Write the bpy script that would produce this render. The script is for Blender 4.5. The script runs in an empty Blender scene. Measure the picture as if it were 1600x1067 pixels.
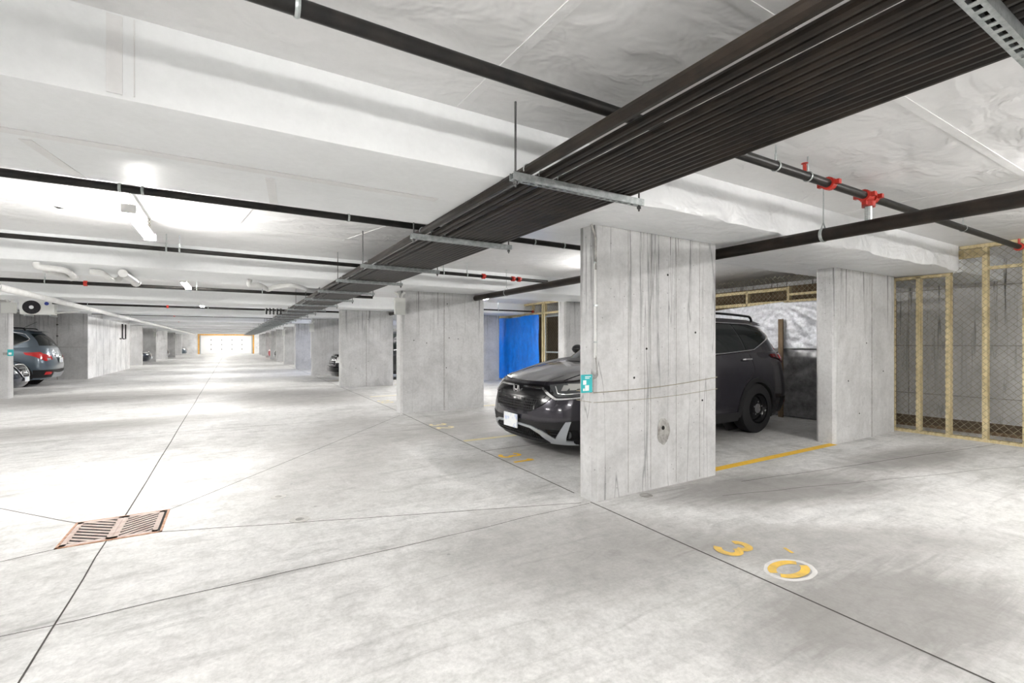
import bpy, math, random
import numpy as np
from mathutils import Vector, Matrix, noise

random.seed(7)
S = bpy.context.scene
C = S.collection
PI = math.pi

# ------------------------------------------------------------------ camera, world, exposure
EYE = 1.30
cam_d = bpy.data.cameras.new('camera')
cam_d.sensor_width = 36.0
cam_d.lens = 36.0 * 740.0 / 1600.0
cam_d.shift_y = 0.0015
cam_d.clip_start = 0.02
cam_d.clip_end = 300
cam = bpy.data.objects.new('camera', cam_d)
C.objects.link(cam)
cam.location = (0, 0, EYE)
cam.rotation_euler = (PI / 2, 0, -math.radians(30.735))
S.camera = cam

world = bpy.data.worlds.new('world')
S.world = world
world.use_nodes = True
world.node_tree.nodes['Background'].inputs[0].default_value = (0.9, 0.95, 1.0, 1)
world.node_tree.nodes['Background'].inputs[1].default_value = 0.0
S.view_settings.view_transform = 'Standard'
S.view_settings.look = 'None'
S.view_settings.gamma = 1.0
S.view_settings.use_curve_mapping = False
S.view_settings.exposure = 0.22
LAMP = 330.0          # radiance of the fluorescent tubes

# ------------------------------------------------------------------ materials
MATS = {}


def nd(nt, kind, **kw):
    n = nt.nodes.new(kind)
    for k, v in kw.items():
        if k.startswith('i_'):
            n.inputs[k[2:].replace('_', ' ')].default_value = v
        else:
            setattr(n, k, v)
    return n


def newmat(name, col=(0.5, 0.5, 0.5), rough=0.5, metal=0.0, spec=0.5, coat=0.0):
    m = bpy.data.materials.new(name)
    m.use_nodes = True
    b = m.node_tree.nodes['Principled BSDF']
    b.inputs['Base Color'].default_value = (*col, 1)
    b.inputs['Roughness'].default_value = rough
    b.inputs['Metallic'].default_value = metal
    b.inputs['Specular IOR Level'].default_value = spec
    b.inputs['Coat Weight'].default_value = coat
    b.inputs['Coat Roughness'].default_value = 0.04
    MATS[name] = m
    return m


def ramp(nt, src, stops):
    r = nt.nodes.new('ShaderNodeValToRGB')
    e = r.color_ramp.elements
    while len(e) < len(stops):
        e.new(0.5)
    for el, (p, c) in zip(e, stops):
        el.position = p
        el.color = (c, c, c, 1) if not isinstance(c, tuple) else (*c, 1)
    nt.links.new(src, r.inputs['Fac'])
    return r.outputs['Color']


def mapping(nt, scale=(1, 1, 1), rot=(0, 0, 0), loc=(0, 0, 0), coord='Object'):
    tc = nt.nodes.new('ShaderNodeTexCoord')
    mp = nt.nodes.new('ShaderNodeMapping')
    mp.inputs['Scale'].default_value = scale
    mp.inputs['Rotation'].default_value = rot
    mp.inputs['Location'].default_value = loc
    nt.links.new(tc.outputs[coord], mp.inputs['Vector'])
    return mp.outputs['Vector']


def noisetex(nt, vec, scale, detail=6, rough=0.6, dist=0.0):
    n = nd(nt, 'ShaderNodeTexNoise')
    n.inputs['Scale'].default_value = scale
    n.inputs['Detail'].default_value = detail
    n.inputs['Roughness'].default_value = rough
    n.inputs['Distortion'].default_value = dist
    nt.links.new(vec, n.inputs['Vector'])
    return n.outputs['Fac']


def mixc(nt, fac, a, b, mode='MIX'):
    m = nt.nodes.new('ShaderNodeMix')
    m.data_type = 'RGBA'
    m.blend_type = mode
    for sock, val in ((m.inputs[0], fac), (m.inputs[6], a), (m.inputs[7], b)):
        if isinstance(val, (int, float)):
            sock.default_value = val if sock == m.inputs[0] else (val, val, val, 1)
        elif isinstance(val, tuple):
            sock.default_value = (*val, 1)
        else:
            nt.links.new(val, sock)
    return m.outputs[2]


def bump(nt, src, strength, dist=0.02):
    b = nt.nodes.new('ShaderNodeBump')
    b.inputs['Strength'].default_value = strength
    b.inputs['Distance'].default_value = dist
    nt.links.new(src, b.inputs['Height'])
    nt.links.new(b.outputs['Normal'], nt.nodes['Principled BSDF'].inputs['Normal'])


def setcol(nt, src):
    nt.links.new(src, nt.nodes['Principled BSDF'].inputs['Base Color'])


def setrough(nt, src):
    nt.links.new(src, nt.nodes['Principled BSDF'].inputs['Roughness'])


def mat_floor():
    m = newmat('floor_concrete', rough=0.55, spec=0.22)
    nt = m.node_tree
    v = mapping(nt)
    big = noisetex(nt, mapping(nt, (0.45, 0.8, 1)), 1.0, 5, 0.62, 0.6)
    mid = noisetex(nt, v, 3.1, 8, 0.7, 0.8)
    fine = noisetex(nt, v, 42, 6, 0.75)
    sweep = noisetex(nt, mapping(nt, (0.7, 5.0, 1), (0, 0, 0.5)), 1.6, 6, 0.65, 1.2)
    base = ramp(nt, big, [(0.25, (0.50, 0.50, 0.485)), (0.5, (0.70, 0.695, 0.685)), (0.72, (0.78, 0.78, 0.775))])
    a = ramp(nt, mid, [(0.28, 0.80), (0.55, 1.0), (0.8, 1.06)])
    b = ramp(nt, fine, [(0.3, 0.80), (0.6, 1.03)])
    mot = noisetex(nt, v, 11, 6, 0.7, 0.6)
    c = ramp(nt, sweep, [(0.28, 0.72), (0.45, 0.96), (0.7, 1.04)])
    col = mixc(nt, 1.0, base, a, 'MULTIPLY')
    col = mixc(nt, 1.0, col, b, 'MULTIPLY')
    col = mixc(nt, 1.0, col, ramp(nt, mot, [(0.3, 0.84), (0.58, 1.03)]), 'MULTIPLY')
    # tyre-dirt and oil patches, mostly in the stalls
    st = noisetex(nt, mapping(nt, (0.9, 0.55, 1), (0, 0, 0.35), (3.7, 1.2, 0)), 1.15, 7, 0.7, 1.6)
    stm = ramp(nt, st, [(0.54, 0.0), (0.68, 1.0)])
    tc = nt.nodes.new('ShaderNodeTexCoord')
    sx = nt.nodes.new('ShaderNodeSeparateXYZ')
    nt.links.new(tc.outputs['Object'], sx.inputs[0])
    stall = nt.nodes.new('ShaderNodeMapRange')
    stall.inputs['From Min'].default_value = 1.6
    stall.inputs['From Max'].default_value = 3.6
    stall.inputs['To Min'].default_value = 0.18
    stall.inputs['To Max'].default_value = 0.5
    nt.links.new(sx.outputs['X'], stall.inputs['Value'])
    mm = nt.nodes.new('ShaderNodeMath')
    mm.operation = 'MULTIPLY'
    nt.links.new(stm, mm.inputs[0])
    nt.links.new(stall.outputs[0], mm.inputs[1])
    col = mixc(nt, mm.outputs[0], col, (0.27, 0.265, 0.26))
    col = mixc(nt, 1.0, col, c, 'MULTIPLY')
    # worn tyre patches with their own outlines
    for (bx, by, brx, bry, rz, amt) in ((4.2, 2.45, 1.3, 0.45, -0.35, 0.7), (6.6, 2.3, 1.1, 0.35, -0.1, 0.5), (2.75, 1.05, 0.9, 0.42, -0.2, 0.5), (3.3, 1.6, 1.2, 0.3, -0.5, 0.35),
                                        (1.9, 2.4, 0.9, 0.7, -0.4, 0.35), (5.2, 4.6, 2.8, 0.7, 0.0, 0.4), (1.3, 6.4, 0.8, 2.6, -0.3, 0.3), (3.5, 6.8, 1.5, 0.9, 0.2, 0.45),
                                        (-2.6, 9.6, 3.0, 0.7, 0.1, 0.4), (1.4, 12.5, 1.5, 2.0, 0.2, 0.4), (-2.2, 15.0, 3.0, 1.6, 0.1, 0.4)):
        ve = nt.nodes.new('ShaderNodeMapping')
        ve.vector_type = 'TEXTURE'
        ve.inputs['Location'].default_value = (bx, by, 0)
        ve.inputs['Rotation'].default_value = (0, 0, rz)
        ve.inputs['Scale'].default_value = (brx, bry, 1)
        nt.links.new(tc.outputs['Object'], ve.inputs['Vector'])
        ln = nt.nodes.new('ShaderNodeVectorMath')
        ln.operation = 'LENGTH'
        nt.links.new(ve.outputs[0], ln.inputs[0])
        ad = nt.nodes.new('ShaderNodeMath')
        ad.operation = 'MULTIPLY_ADD'
        ad.inputs[1].default_value = -1.25
        nt.links.new(sweep, ad.inputs[0])
        nt.links.new(ln.outputs['Value'], ad.inputs[2])
        fm = ramp(nt, ad.outputs[0], [(0.0, min(0.8, amt * 1.5)), (0.62, 0.0)])
        col = mixc(nt, fm, col, (0.24, 0.23, 0.22))
    # small dark spots
    vo = nd(nt, 'ShaderNodeTexVoronoi')
    vo.inputs['Scale'].default_value = 2.3
    vo.inputs['Randomness'].default_value = 1.0
    nt.links.new(v, vo.inputs['Vector'])
    sp = ramp(nt, vo.outputs['Distance'], [(0.0, 0.62), (0.025, 0.7), (0.04, 1.0)])
    col = mixc(nt, 1.0, col, sp, 'MULTIPLY')
    setcol(nt, col)
    setrough(nt, ramp(nt, mid, [(0.3, 0.66), (0.7, 0.50)]))
    bump(nt, fine, 0.06, 0.01)
    return m


def mat_concrete(name, tone=1.0, crack=0.25, streak=1.0, tint=(1, 1, 1), boards=0.5, dripfrom=1.3):
    m = newmat(name, rough=0.85, spec=0.2)
    nt = m.node_tree
    v = mapping(nt)
    big = noisetex(nt, v, 1.7, 7, 0.65, 0.5)
    fine = noisetex(nt, v, 26, 8, 0.75)
    board = noisetex(nt, mapping(nt, (5.5, 5.5, 0.35)), 1.0, 4, 0.6)
    base = ramp(nt, big, [(0.25, tuple(0.42 * tone * t for t in tint)), (0.5, tuple(0.56 * tone * t for t in tint)),
                          (0.75, tuple(0.66 * tone * t for t in tint))])
    col = mixc(nt, 1.0, base, ramp(nt, fine, [(0.3, 0.86), (0.6, 1.03)]), 'MULTIPLY')
    col = mixc(nt, boards, col, ramp(nt, board, [(0.3, 0.90), (0.6, 1.03)]), 'MULTIPLY')
    # dark drips that run down from the top edge
    dr = noisetex(nt, mapping(nt, (17, 17, 0.5)), 1.0, 5, 0.7, 0.15)
    drm = ramp(nt, dr, [(0.555, 0.0), (0.62, 1.0)])
    tc = nt.nodes.new('ShaderNodeTexCoord')
    sx = nt.nodes.new('ShaderNodeSeparateXYZ')
    nt.links.new(tc.outputs['Object'], sx.inputs[0])
    hm = nt.nodes.new('ShaderNodeMapRange')
    hm.inputs['From Min'].default_value = dripfrom
    hm.inputs['From Max'].default_value = 2.25
    hm.inputs['To Max'].default_value = 0.8 * streak
    nt.links.new(sx.outputs['Z'], hm.inputs['Value'])
    mm = nt.nodes.new('ShaderNodeMath')
    mm.operation = 'MULTIPLY'
    nt.links.new(drm, mm.inputs[0])
    nt.links.new(hm.outputs[0], mm.inputs[1])
    col = mixc(nt, mm.outputs[0], col, tuple(0.13 * t for t in tint))
    # pores and bug holes
    vo = nd(nt, 'ShaderNodeTexVoronoi')
    vo.inputs['Scale'].default_value = 13
    nt.links.new(v, vo.inputs['Vector'])
    po = ramp(nt, vo.outputs['Distance'], [(0.0, 0.35), (0.05, 0.45), (0.09, 1.0)])
    col = mixc(nt, 0.8, col, po, 'MULTIPLY')
    # thin hairline cracks
    cr = nd(nt, 'ShaderNodeTexNoise')
    cr.inputs['Scale'].default_value = 1.0
    cr.inputs['Detail'].default_value = 3
    nt.links.new(mapping(nt, (3.6, 3.6, 0.22), loc=(1, 2, 3)), cr.inputs['Vector'])
    crm = ramp(nt, cr.outputs['Fac'], [(0.494, 1.0), (0.499, 0.42), (0.501, 0.42), (0.506, 1.0)])
    col = mixc(nt, crack, col, crm, 'MULTIPLY')
    setcol(nt, col)
    bump(nt, fine, 0.25, 0.01)
    return m


def mat_insul(name, base=0.8, wrinkle=0.35, sc=5.0, tint=(1, 1, 1), rough=0.5):
    m = newmat(name, rough=rough, spec=0.35)
    nt = m.node_tree
    v = mapping(nt)
    big = noisetex(nt, v, 0.9, 5, 0.6, 0.4)
    fine = noisetex(nt, v, 22, 5, 0.7)
    col = ramp(nt, big, [(0.3, tuple(base * 0.93 * t for t in tint)), (0.7, tuple(base * 1.03 * t for t in tint))])
    col = mixc(nt, 0.5, col, ramp(nt, fine, [(0.3, 0.93), (0.65, 1.02)]), 'MULTIPLY')
    vo = nd(nt, 'ShaderNodeTexVoronoi')
    vo.inputs['Scale'].default_value = 3.1
    nt.links.new(v, vo.inputs['Vector'])
    col = mixc(nt, 0.85, col, ramp(nt, vo.outputs['Distance'], [(0.0, 0.45), (0.012, 0.6), (0.025, 1.0)]), 'MULTIPLY')
    setcol(nt, col)
    wr = noisetex(nt, mapping(nt, (1, 1.6, 1.4)), sc, 3, 0.5, 0.5)
    wr2 = ramp(nt, wr, [(0.2, 0.0), (0.62, 0.75), (0.68, 1.0), (0.75, 0.8), (0.95, 1.0)])
    bump(nt, wr2, wrinkle, 0.04)
    return m


def mat_wood(name, c1, c2):
    m = newmat(name, rough=0.75, spec=0.2)
    nt = m.node_tree
    g = noisetex(nt, mapping(nt, (14, 14, 0.8)), 2.0, 5, 0.6, 0.3)
    col = ramp(nt, g, [(0.3, c1), (0.7, c2)])
    kn = noisetex(nt, mapping(nt), 5.0, 4, 0.6)
    col = mixc(nt, 0.7, col, ramp(nt, kn, [(0.3, 0.7), (0.6, 1.05)]), 'MULTIPLY')
    setcol(nt, col)
    bump(nt, g, 0.2, 0.005)
    return m


def mat_noisy(name, c1, c2, scale, rough=0.5, metal=0.0, bumpy=0.0, lo=0.35, hi=0.65, spec=0.5):
    m = newmat(name, rough=rough, metal=metal, spec=spec)
    nt = m.node_tree
    n = noisetex(nt, mapping(nt), scale, 6, 0.65, 0.3)
    setcol(nt, ramp(nt, n, [(lo, c1), (hi, c2)]))
    if bumpy:
        bump(nt, n, bumpy, 0.01)
    return m


def mat_emit(name, col, strength):
    m = bpy.data.materials.new(name)
    m.use_nodes = True
    nt = m.node_tree
    nt.nodes.remove(nt.nodes['Principled BSDF'])
    e = nt.nodes.new('ShaderNodeEmission')
    e.inputs[0].default_value = (*col, 1)
    e.inputs[1].default_value = strength
    nt.links.new(e.outputs[0], nt.nodes['Material Output'].inputs[0])
    MATS[name] = m
    return m


mat_floor()
mat_concrete('pillar_concrete', 1.0)
mat_concrete('pillar_cracked', 1.0, crack=0.8, boards=1.0, dripfrom=0.9)
mat_concrete('wall_concrete', 0.98, streak=0.6)
mat_concrete('wall_streaked', 1.02, crack=0.5, streak=1.3, boards=0.8, dripfrom=0.3)
mat_concrete('wall_pale', 1.5, crack=0.1, streak=0.05, boards=0.2)
mat_insul('ceiling_white', 0.76, 0.5, 2.6)
mat_insul('beam_white', 0.86, 0.2, 3.0, (0.97, 0.99, 1.0))
mat_insul('beam_wrinkled', 0.84, 0.5, 3.5, (0.97, 0.985, 1.0), 0.32)
mat_insul('tape_white', 0.77, 0.1, 8.0)
mat_noisy('pipe_black', (0.006, 0.006, 0.0065), (0.018, 0.016, 0.014), 9, 0.42, spec=0.25)
mat_noisy('pipe_brown', (0.008, 0.0065, 0.0055), (0.026, 0.019, 0.014), 5, 0.4, spec=0.22)
mat_noisy('galvanised', (0.34, 0.37, 0.37), (0.55, 0.58, 0.58), 30, 0.42, 0.75)
mat_noisy('pipe_white', (0.66, 0.66, 0.64), (0.78, 0.78, 0.77), 5, 0.4)
newmat('paint_white', (0.8, 0.8, 0.78), 0.5)
newmat('box_grey', (0.62, 0.63, 0.6), 0.5)
mat_noisy('coupling_red', (0.36, 0.016, 0.008), (0.46, 0.026, 0.013), 12, 0.4)
mat_noisy('line_yellow', (0.78, 0.46, 0.03), (0.88, 0.56, 0.07), 18, 0.7)
mat_noisy('line_faded', (0.74, 0.62, 0.30), (0.76, 0.70, 0.50), 7, 0.7)
mat_noisy('digit_yellow', (0.52, 0.36, 0.12), (0.85, 0.55, 0.09), 9, 0.7)
mat_noisy('digit_halo', (0.60, 0.595, 0.58), (0.74, 0.73, 0.71), 12, 0.7)
newmat('joint_dark', (0.06, 0.055, 0.05), 0.9)
mat_noisy('grate_iron', (0.42, 0.31, 0.27), (0.56, 0.48, 0.44), 14, 0.65, 0.0, 0.1)
mat_noisy('grate_rust', (0.30, 0.13, 0.06), (0.58, 0.40, 0.30), 20, 0.8)
newmat('pit_black', (0.012, 0.01, 0.01), 0.9)
mat_noisy('cover_dark', (0.2, 0.19, 0.18), (0.42, 0.41, 0.39), 16, 0.7)
mat_wood('timber', (0.46, 0.37, 0.20), (0.66, 0.57, 0.36))
mat_wood('timber_orange', (0.72, 0.36, 0.08), (0.85, 0.50, 0.16))
mat_wood('timber_dark', (0.10, 0.07, 0.04), (0.2, 0.14, 0.09))
newmat('wire_steel', (0.30, 0.27, 0.19), 0.55, 0.3)
newmat('rod_steel', (0.10, 0.10, 0.10), 0.5, 0.5)
mat_noisy('cover_pale', (0.44, 0.43, 0.41), (0.58, 0.57, 0.55), 20, 0.7)
mat_noisy('tarp_silver', (0.40, 0.41, 0.44), (0.62, 0.63, 0.67), 22, 0.42, 0.2, 0.5)
mat_noisy('tarp_dark', (0.10, 0.10, 0.105), (0.20, 0.20, 0.205), 10, 0.35, 0.2, 0.3)
mat_noisy('tarp_blue', (0.0, 0.13, 0.62), (0.005, 0.21, 0.80), 6, 0.38, 0.0, 0.12)
newmat('teal', (0.02, 0.42, 0.45), 0.4)
newmat('sticker_white', (0.85, 0.88, 0.88), 0.5)
newmat('black_plastic', (0.012, 0.012, 0.013), 0.5, 0.0, 0.3)
newmat('black_gloss', (0.005, 0.005, 0.006), 0.14, 0.0, 0.25)
newmat('rubber', (0.014, 0.014, 0.015), 0.75, 0.0, 0.2)
newmat('chrome', (0.85, 0.85, 0.86), 0.12, 1.0)
newmat('silver_trim', (0.50, 0.53, 0.56), 0.3, 0.5)
newmat('glass_dark', (0.006, 0.009, 0.009), 0.04, 0.0, 0.45)
newmat('lens_clear', (0.10, 0.105, 0.11), 0.05, 0.3, 0.9)
newmat('lens_bright', (0.9, 0.9, 0.88), 0.15, 0.7)
newmat('lens_red', (0.45, 0.008, 0.01), 0.1, 0.0, 0.8)
newmat('lens_red_dark', (0.16, 0.004, 0.006), 0.1, 0.0, 0.8)
newmat('car_grey', (0.026, 0.024, 0.032), 0.22, 0.5, 0.35, 0.7)
newmat('car_steel_blue', (0.095, 0.125, 0.155), 0.28, 0.5, 0.5, 1.0)
newmat('car_black', (0.010, 0.010, 0.012), 0.2, 0.2, 0.5, 1.0)
newmat('car_navy', (0.012, 0.018, 0.035), 0.2, 0.3, 0.5, 1.0)
newmat('car_red', (0.45, 0.015, 0.03), 0.25, 0.2, 0.5, 1.0)
newmat('car_white', (0.75, 0.75, 0.75), 0.3, 0.0, 0.5, 1.0)
mat_noisy('plate', (0.50, 0.58, 0.78), (0.84, 0.86, 0.88), 16, 0.4, lo=0.36, hi=0.5)
newmat('door_white', (0.84, 0.84, 0.83), 0.5)
newmat('ac_white', (0.72, 0.73, 0.70), 0.5)
newmat('ac_dark', (0.03, 0.03, 0.033), 0.6)
newmat('ac_blue', (0.01, 0.03, 0.25), 0.4)
newmat('cardboard', (0.42, 0.27, 0.13), 0.8)
mat_emit('tube_light', (1.0, 0.975, 0.94), LAMP)
mat_emit('tube_light_cool', (0.74, 0.79, 1.0), LAMP)


# ------------------------------------------------------------------ mesh helpers
class MB:
    def __init__(self):
        self.v = []
        self.f = []

    def add(self, verts, faces):
        o = len(self.v)
        self.v.extend([tuple(p) for p in verts])
        self.f.extend([tuple(i + o for i in fc) for fc in faces])
        return self

    def box(self, x0, x1, y0, y1, z0, z1):
        return self.add([(x0, y0, z0), (x1, y0, z0), (x1, y1, z0), (x0, y1, z0), (x0, y0, z1), (x1, y0, z1), (x1, y1, z1), (x0, y1, z1)],
                        [(0, 3, 2, 1), (4, 5, 6, 7), (0, 1, 5, 4), (1, 2, 6, 5), (2, 3, 7, 6), (3, 0, 4, 7)])

    def bar(self, a, b, w, h, up=(0, 0, 1)):
        a = Vector(a); b = Vector(b); d = (b - a).normalized(); up = Vector(up)
        s = d.cross(up)
        if s.length < 1e-5:
            s = d.cross(Vector((1, 0, 0)))
        s.normalize(); u = s.cross(d)
        P = []
        for c in (a, b):
            for (i, j) in ((-1, -1), (1, -1), (1, 1), (-1, 1)):
                P.append(c + s * (i * w / 2) + u * (j * h / 2))
        return self.add(P, [(0, 1, 2, 3), (7, 6, 5, 4), (0, 4, 5, 1), (1, 5, 6, 2), (2, 6, 7, 3), (3, 7, 4, 0)])

    def tube(self, pts, r, n=8, cap=True, closed=False):
        pts = [Vector(p) for p in pts]
        m = len(pts)
        rings = []
        prev = None
        for i, p in enumerate(pts):
            if closed:
                d = pts[(i + 1) % m] - pts[i - 1]
            else:
                d = pts[min(i + 1, m - 1)] - pts[max(i - 1, 0)]
            d.normalize()
            if prev is None:
                a = Vector((0, 0, 1)) if abs(d.z) < 0.9 else Vector((1, 0, 0))
                s = d.cross(a).normalized()
            else:
                s = (prev - d * prev.dot(d))
                s = s.normalized() if s.length > 1e-6 else d.cross(Vector((0, 0, 1))).normalized()
            prev = s
            u = d.cross(s)
            rr = r[i] if isinstance(r, (list, tuple)) else r
            rings.append([p + (s * math.cos(2 * PI * k / n) + u * math.sin(2 * PI * k / n)) * rr for k in range(n)])
        V = [q for g in rings for q in g]
        F = []
        for i in range(m if closed else m - 1):
            j = (i + 1) % m
            for k in range(n):
                F.append((i * n + k, j * n + k, j * n + (k + 1) % n, i * n + (k + 1) % n))
        if cap and not closed:
            F.append(tuple(range(n))); F.append(tuple(reversed(range((m - 1) * n, m * n))))
        return self.add(V, F)

    def ring(self, c, R, r, axis='Y', n=14, k=6, w=None):
        """band (torus) round an axis; w gives a flat band of that width"""
        c = Vector(c)
        ax = {'X': Vector((1, 0, 0)), 'Y': Vector((0, 1, 0)), 'Z': Vector((0, 0, 1))}[axis]
        a = {'X': Vector((0, 1, 0)), 'Y': Vector((1, 0, 0)), 'Z': Vector((1, 0, 0))}[axis]
        b = ax.cross(a)
        V = []
        F = []
        for i in range(n):
            t = 2 * PI * i / n
            d = a * math.cos(t) + b * math.sin(t)
            for j in range(k):
                s = 2 * PI * j / k
                V.append(c + d * (R + r * math.cos(s)) + ax * ((w / 2 if w else r) * math.sin(s)))
        for i in range(n):
            for j in range(k):
                F.append((i * k + j, ((i + 1) % n) * k + j, ((i + 1) % n) * k + (j + 1) % k, i * k + (j + 1) % k))
        return self.add(V, F)

    def lathe(self, prof, c, axis='Y', n=24):
        """prof = list of (radius, offset along axis)"""
        c = Vector(c)
        ax = {'X': Vector((1, 0, 0)), 'Y': Vector((0, 1, 0)), 'Z': Vector((0, 0, 1))}[axis]
        a = {'X': Vector((0, 1, 0)), 'Y': Vector((1, 0, 0)), 'Z': Vector((1, 0, 0))}[axis]
        b = ax.cross(a)
        V = []
        for (r, o) in prof:
            for i in range(n):
                t = 2 * PI * i / n
                V.append(c + ax * o + (a * math.cos(t) + b * math.sin(t)) * max(r, 1e-4))
        F = []
        for p in range(len(prof) - 1):
            for i in range(n):
                F.append((p * n + i, p * n + (i + 1) % n, (p + 1) * n + (i + 1) % n, (p + 1) * n + i))
        return self.add(V, F)

    def prism(self, poly, z0, z1):
        n = len(poly)
        V = [(x, y, z0) for x, y in poly] + [(x, y, z1) for x, y in poly]
        F = [tuple(reversed(range(n))), tuple(range(n, 2 * n))]
        F += [(i, (i + 1) % n, n + (i + 1) % n, n + i) for i in range(n)]
        return self.add(V, F)

    def grid(self, fn, nu, nv):
        V = [fn(i / nu, j / nv) for i in range(nu + 1) for j in range(nv + 1)]
        F = [(i * (nv + 1) + j, (i + 1) * (nv + 1) + j, (i + 1) * (nv + 1) + j + 1, i * (nv + 1) + j + 1) for i in range(nu) for j in range(nv)]
        return self.add(V, F)

    def mesh(self, name, mat, smooth=35):
        me = bpy.data.meshes.new(name)
        me.from_pydata(self.v, [], self.f)
        if smooth:
            me.polygons.foreach_set('use_smooth', [True] * len(me.polygons))
            me.set_sharp_from_angle(angle=math.radians(smooth))
        me.materials.append(MATS[mat])
        me.update()
        return me

    def build(self, name, mat, parent=None, smooth=35, local=False, fix=False):
        me = self.mesh(name, mat, smooth)
        if fix:
            fixnormals(me)
        o = bpy.data.objects.new(name, me)
        C.objects.link(o)
        if parent is not None:
            o.parent = parent
            if not local and parent.type == 'EMPTY':
                o.matrix_parent_inverse = Matrix.Translation(-Vector(parent.location))
        return o


def fixnormals(me):
    import bmesh
    b = bmesh.new()
    b.from_mesh(me)
    bmesh.ops.recalc_face_normals(b, faces=b.faces)
    b.to_mesh(me)
    b.free()


def tag(o, label=None, cat=None, group=None, kind=None):
    if label: o['label'] = label
    if cat: o['category'] = cat
    if group: o['group'] = group
    if kind: o['kind'] = kind
    return o


def thing(name, label, cat, loc=(0, 0, 0), rotz=0.0, group=None):
    o = bpy.data.objects.new(name, None)
    o.empty_display_size = 0.1
    C.objects.link(o)
    o.location = loc
    o.rotation_euler = (0, 0, rotz)
    return tag(o, label, cat, group)


def child_of(me, name, parent, loc=(0, 0, 0), rot=(0, 0, 0), scale=(1, 1, 1)):
    o = bpy.data.objects.new(name, me)
    C.objects.link(o)
    o.parent = parent
    if parent.type == 'EMPTY':
        o.matrix_parent_inverse = Matrix.Translation(-Vector(parent.location))
    o.location = loc
    o.rotation_euler = rot
    o.scale = scale
    return o


ORD = ['first', 'second', 'third', 'fourth', 'fifth', 'sixth', 'seventh', 'eighth', 'ninth', 'tenth', 'eleventh', 'twelfth', 'thirteenth']

# ------------------------------------------------------------------ layout numbers (metres; Y down the aisle, X to the right)
XL, XR = -10.0, 10.3
Y0, Y1 = -4.6, 66.0
SOFFIT, SLAB = 2.27, 2.61
PITCH = 5.75
PILLAR_Y = [2.98, 8.55, 14.45] + [20.3 + PITCH * k for k in range(8)]
PILLAR_X = [2.55, 2.70, 2.77] + [2.80] * 8
BEAM_Y = [2.42, 7.70, 13.5] + [19.3 + PITCH * k for k in range(8)]
BAYS = [0.0, 5.65, 10.95, 16.5] + [22.2 + PITCH * k for k in range(8)]

# ------------------------------------------------------------------ floor
floor = MB().box(XL, XR, Y0, Y1, -0.15, 0.0).build('floor', 'floor_concrete', smooth=0)
tag(floor, 'pale stained concrete garage floor with saw-cut joints', None, kind='structure')


def joint(pts, w=0.008, name='saw_cut_joint', mat='joint_dark', z=0.0012):
    m = MB()
    for a, b in zip(pts[:-1], pts[1:]):
        a = Vector((*a, 0)); b = Vector((*b, 0))
        s = (b - a).normalized().cross(Vector((0, 0, 1))) * (w / 2)
        m.add([(a - s) + Vector((0, 0, z)), (b - s) + Vector((0, 0, z)), (b + s) + Vector((0, 0, z)), (a + s) + Vector((0, 0, z))], [(0, 1, 2, 3)])
    return m.build(name, mat, floor, smooth=0)


def wob(a, b, n=14, amp=0.008):
    a = Vector((*a, 0)); b = Vector((*b, 0)); s = (b - a).normalized().cross(Vector((0, 0, 1)))
    out = []
    for i in range(n + 1):
        p = a.lerp(b, i / n)
        k = noise.noise(Vector((p.x * 2.1, p.y * 2.1, 3.3))) * amp * (0 if i in (0, n) else 1)
        p = p + s * k
        out.append((p.x, p.y))
    return out


GX0, GX1, GY0, GY1 = -0.955, -0.405, 4.035, 4.545          # drain grate rim
joint(wob((-0.70, -4.6), (-0.70, GY0), 30))
joint(wob((-0.68, GY1), (-0.60, 66.0), 60, 0.01), 0.010)
joint(wob((GX1, GY1), (2.62, 8.35), 24))
joint(wob((GX0, GY1), (-4.4, 8.6), 24))
joint(wob((GX1, GY0), (2.45, 3.02), 18, 0.012))
joint(wob((GX0, GY0), (-4.4, 3.0), 18))
joint(wob((-10, 2.90), (2.5, 2.98), 40, 0.03), 0.006)
joint(wob((-10, 8.90), (2.72, 8.30), 40, 0.01), 0.010)
joint(wob((2.46, -4.6), (2.53, 3.0), 30), 0.012)
joint(wob((2.56, 3.25), (2.72, 8.5), 24), 0.012)
joint(wob((2.75, 8.9), (2.85, 20.2), 24), 0.012)
joint(wob((2.85, 20.6), (2.95, 66), 24), 0.012)
joint(wob((2.58, 5.07), (8.4, 5.07), 20), 0.014)
joint(wob((4.12, 2.72), (8.4, 2.05), 18, 0.02), 0.008)
joint(wob((3.6, 2.55), (8.4, 1.2), 18, 0.03), 0.006)
for k in range(2, 11):
    y = PILLAR_Y[k] - 0.1
    joint([(-10, y), (PILLAR_X[k], y)], 0.010)
    joint([(PILLAR_X[k], y - 3.0), (8.4, y - 3.0)], 0.010)

# painted stall lines and stall numbers
for (x0, x1, y, m) in ((4.14, 6.66, 3.12, 'line_yellow'), (2.66, 4.5, 5.72, 'line_faded'), (4.5, 6.7, 8.72, 'line_faded'), (2.9, 4.5, 11.6, 'line_faded'),
                       (2.9, 4.5, 17.2, 'line_faded'), (4.4, 6.7, 14.6, 'line_faded'), (2.9, 4.5, 22.9, 'line_faded')):
    joint([(x0, y), (x1, y)], 0.10 if m == 'line_yellow' else 0.085, 'painted_line', m, 0.0022)


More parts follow.
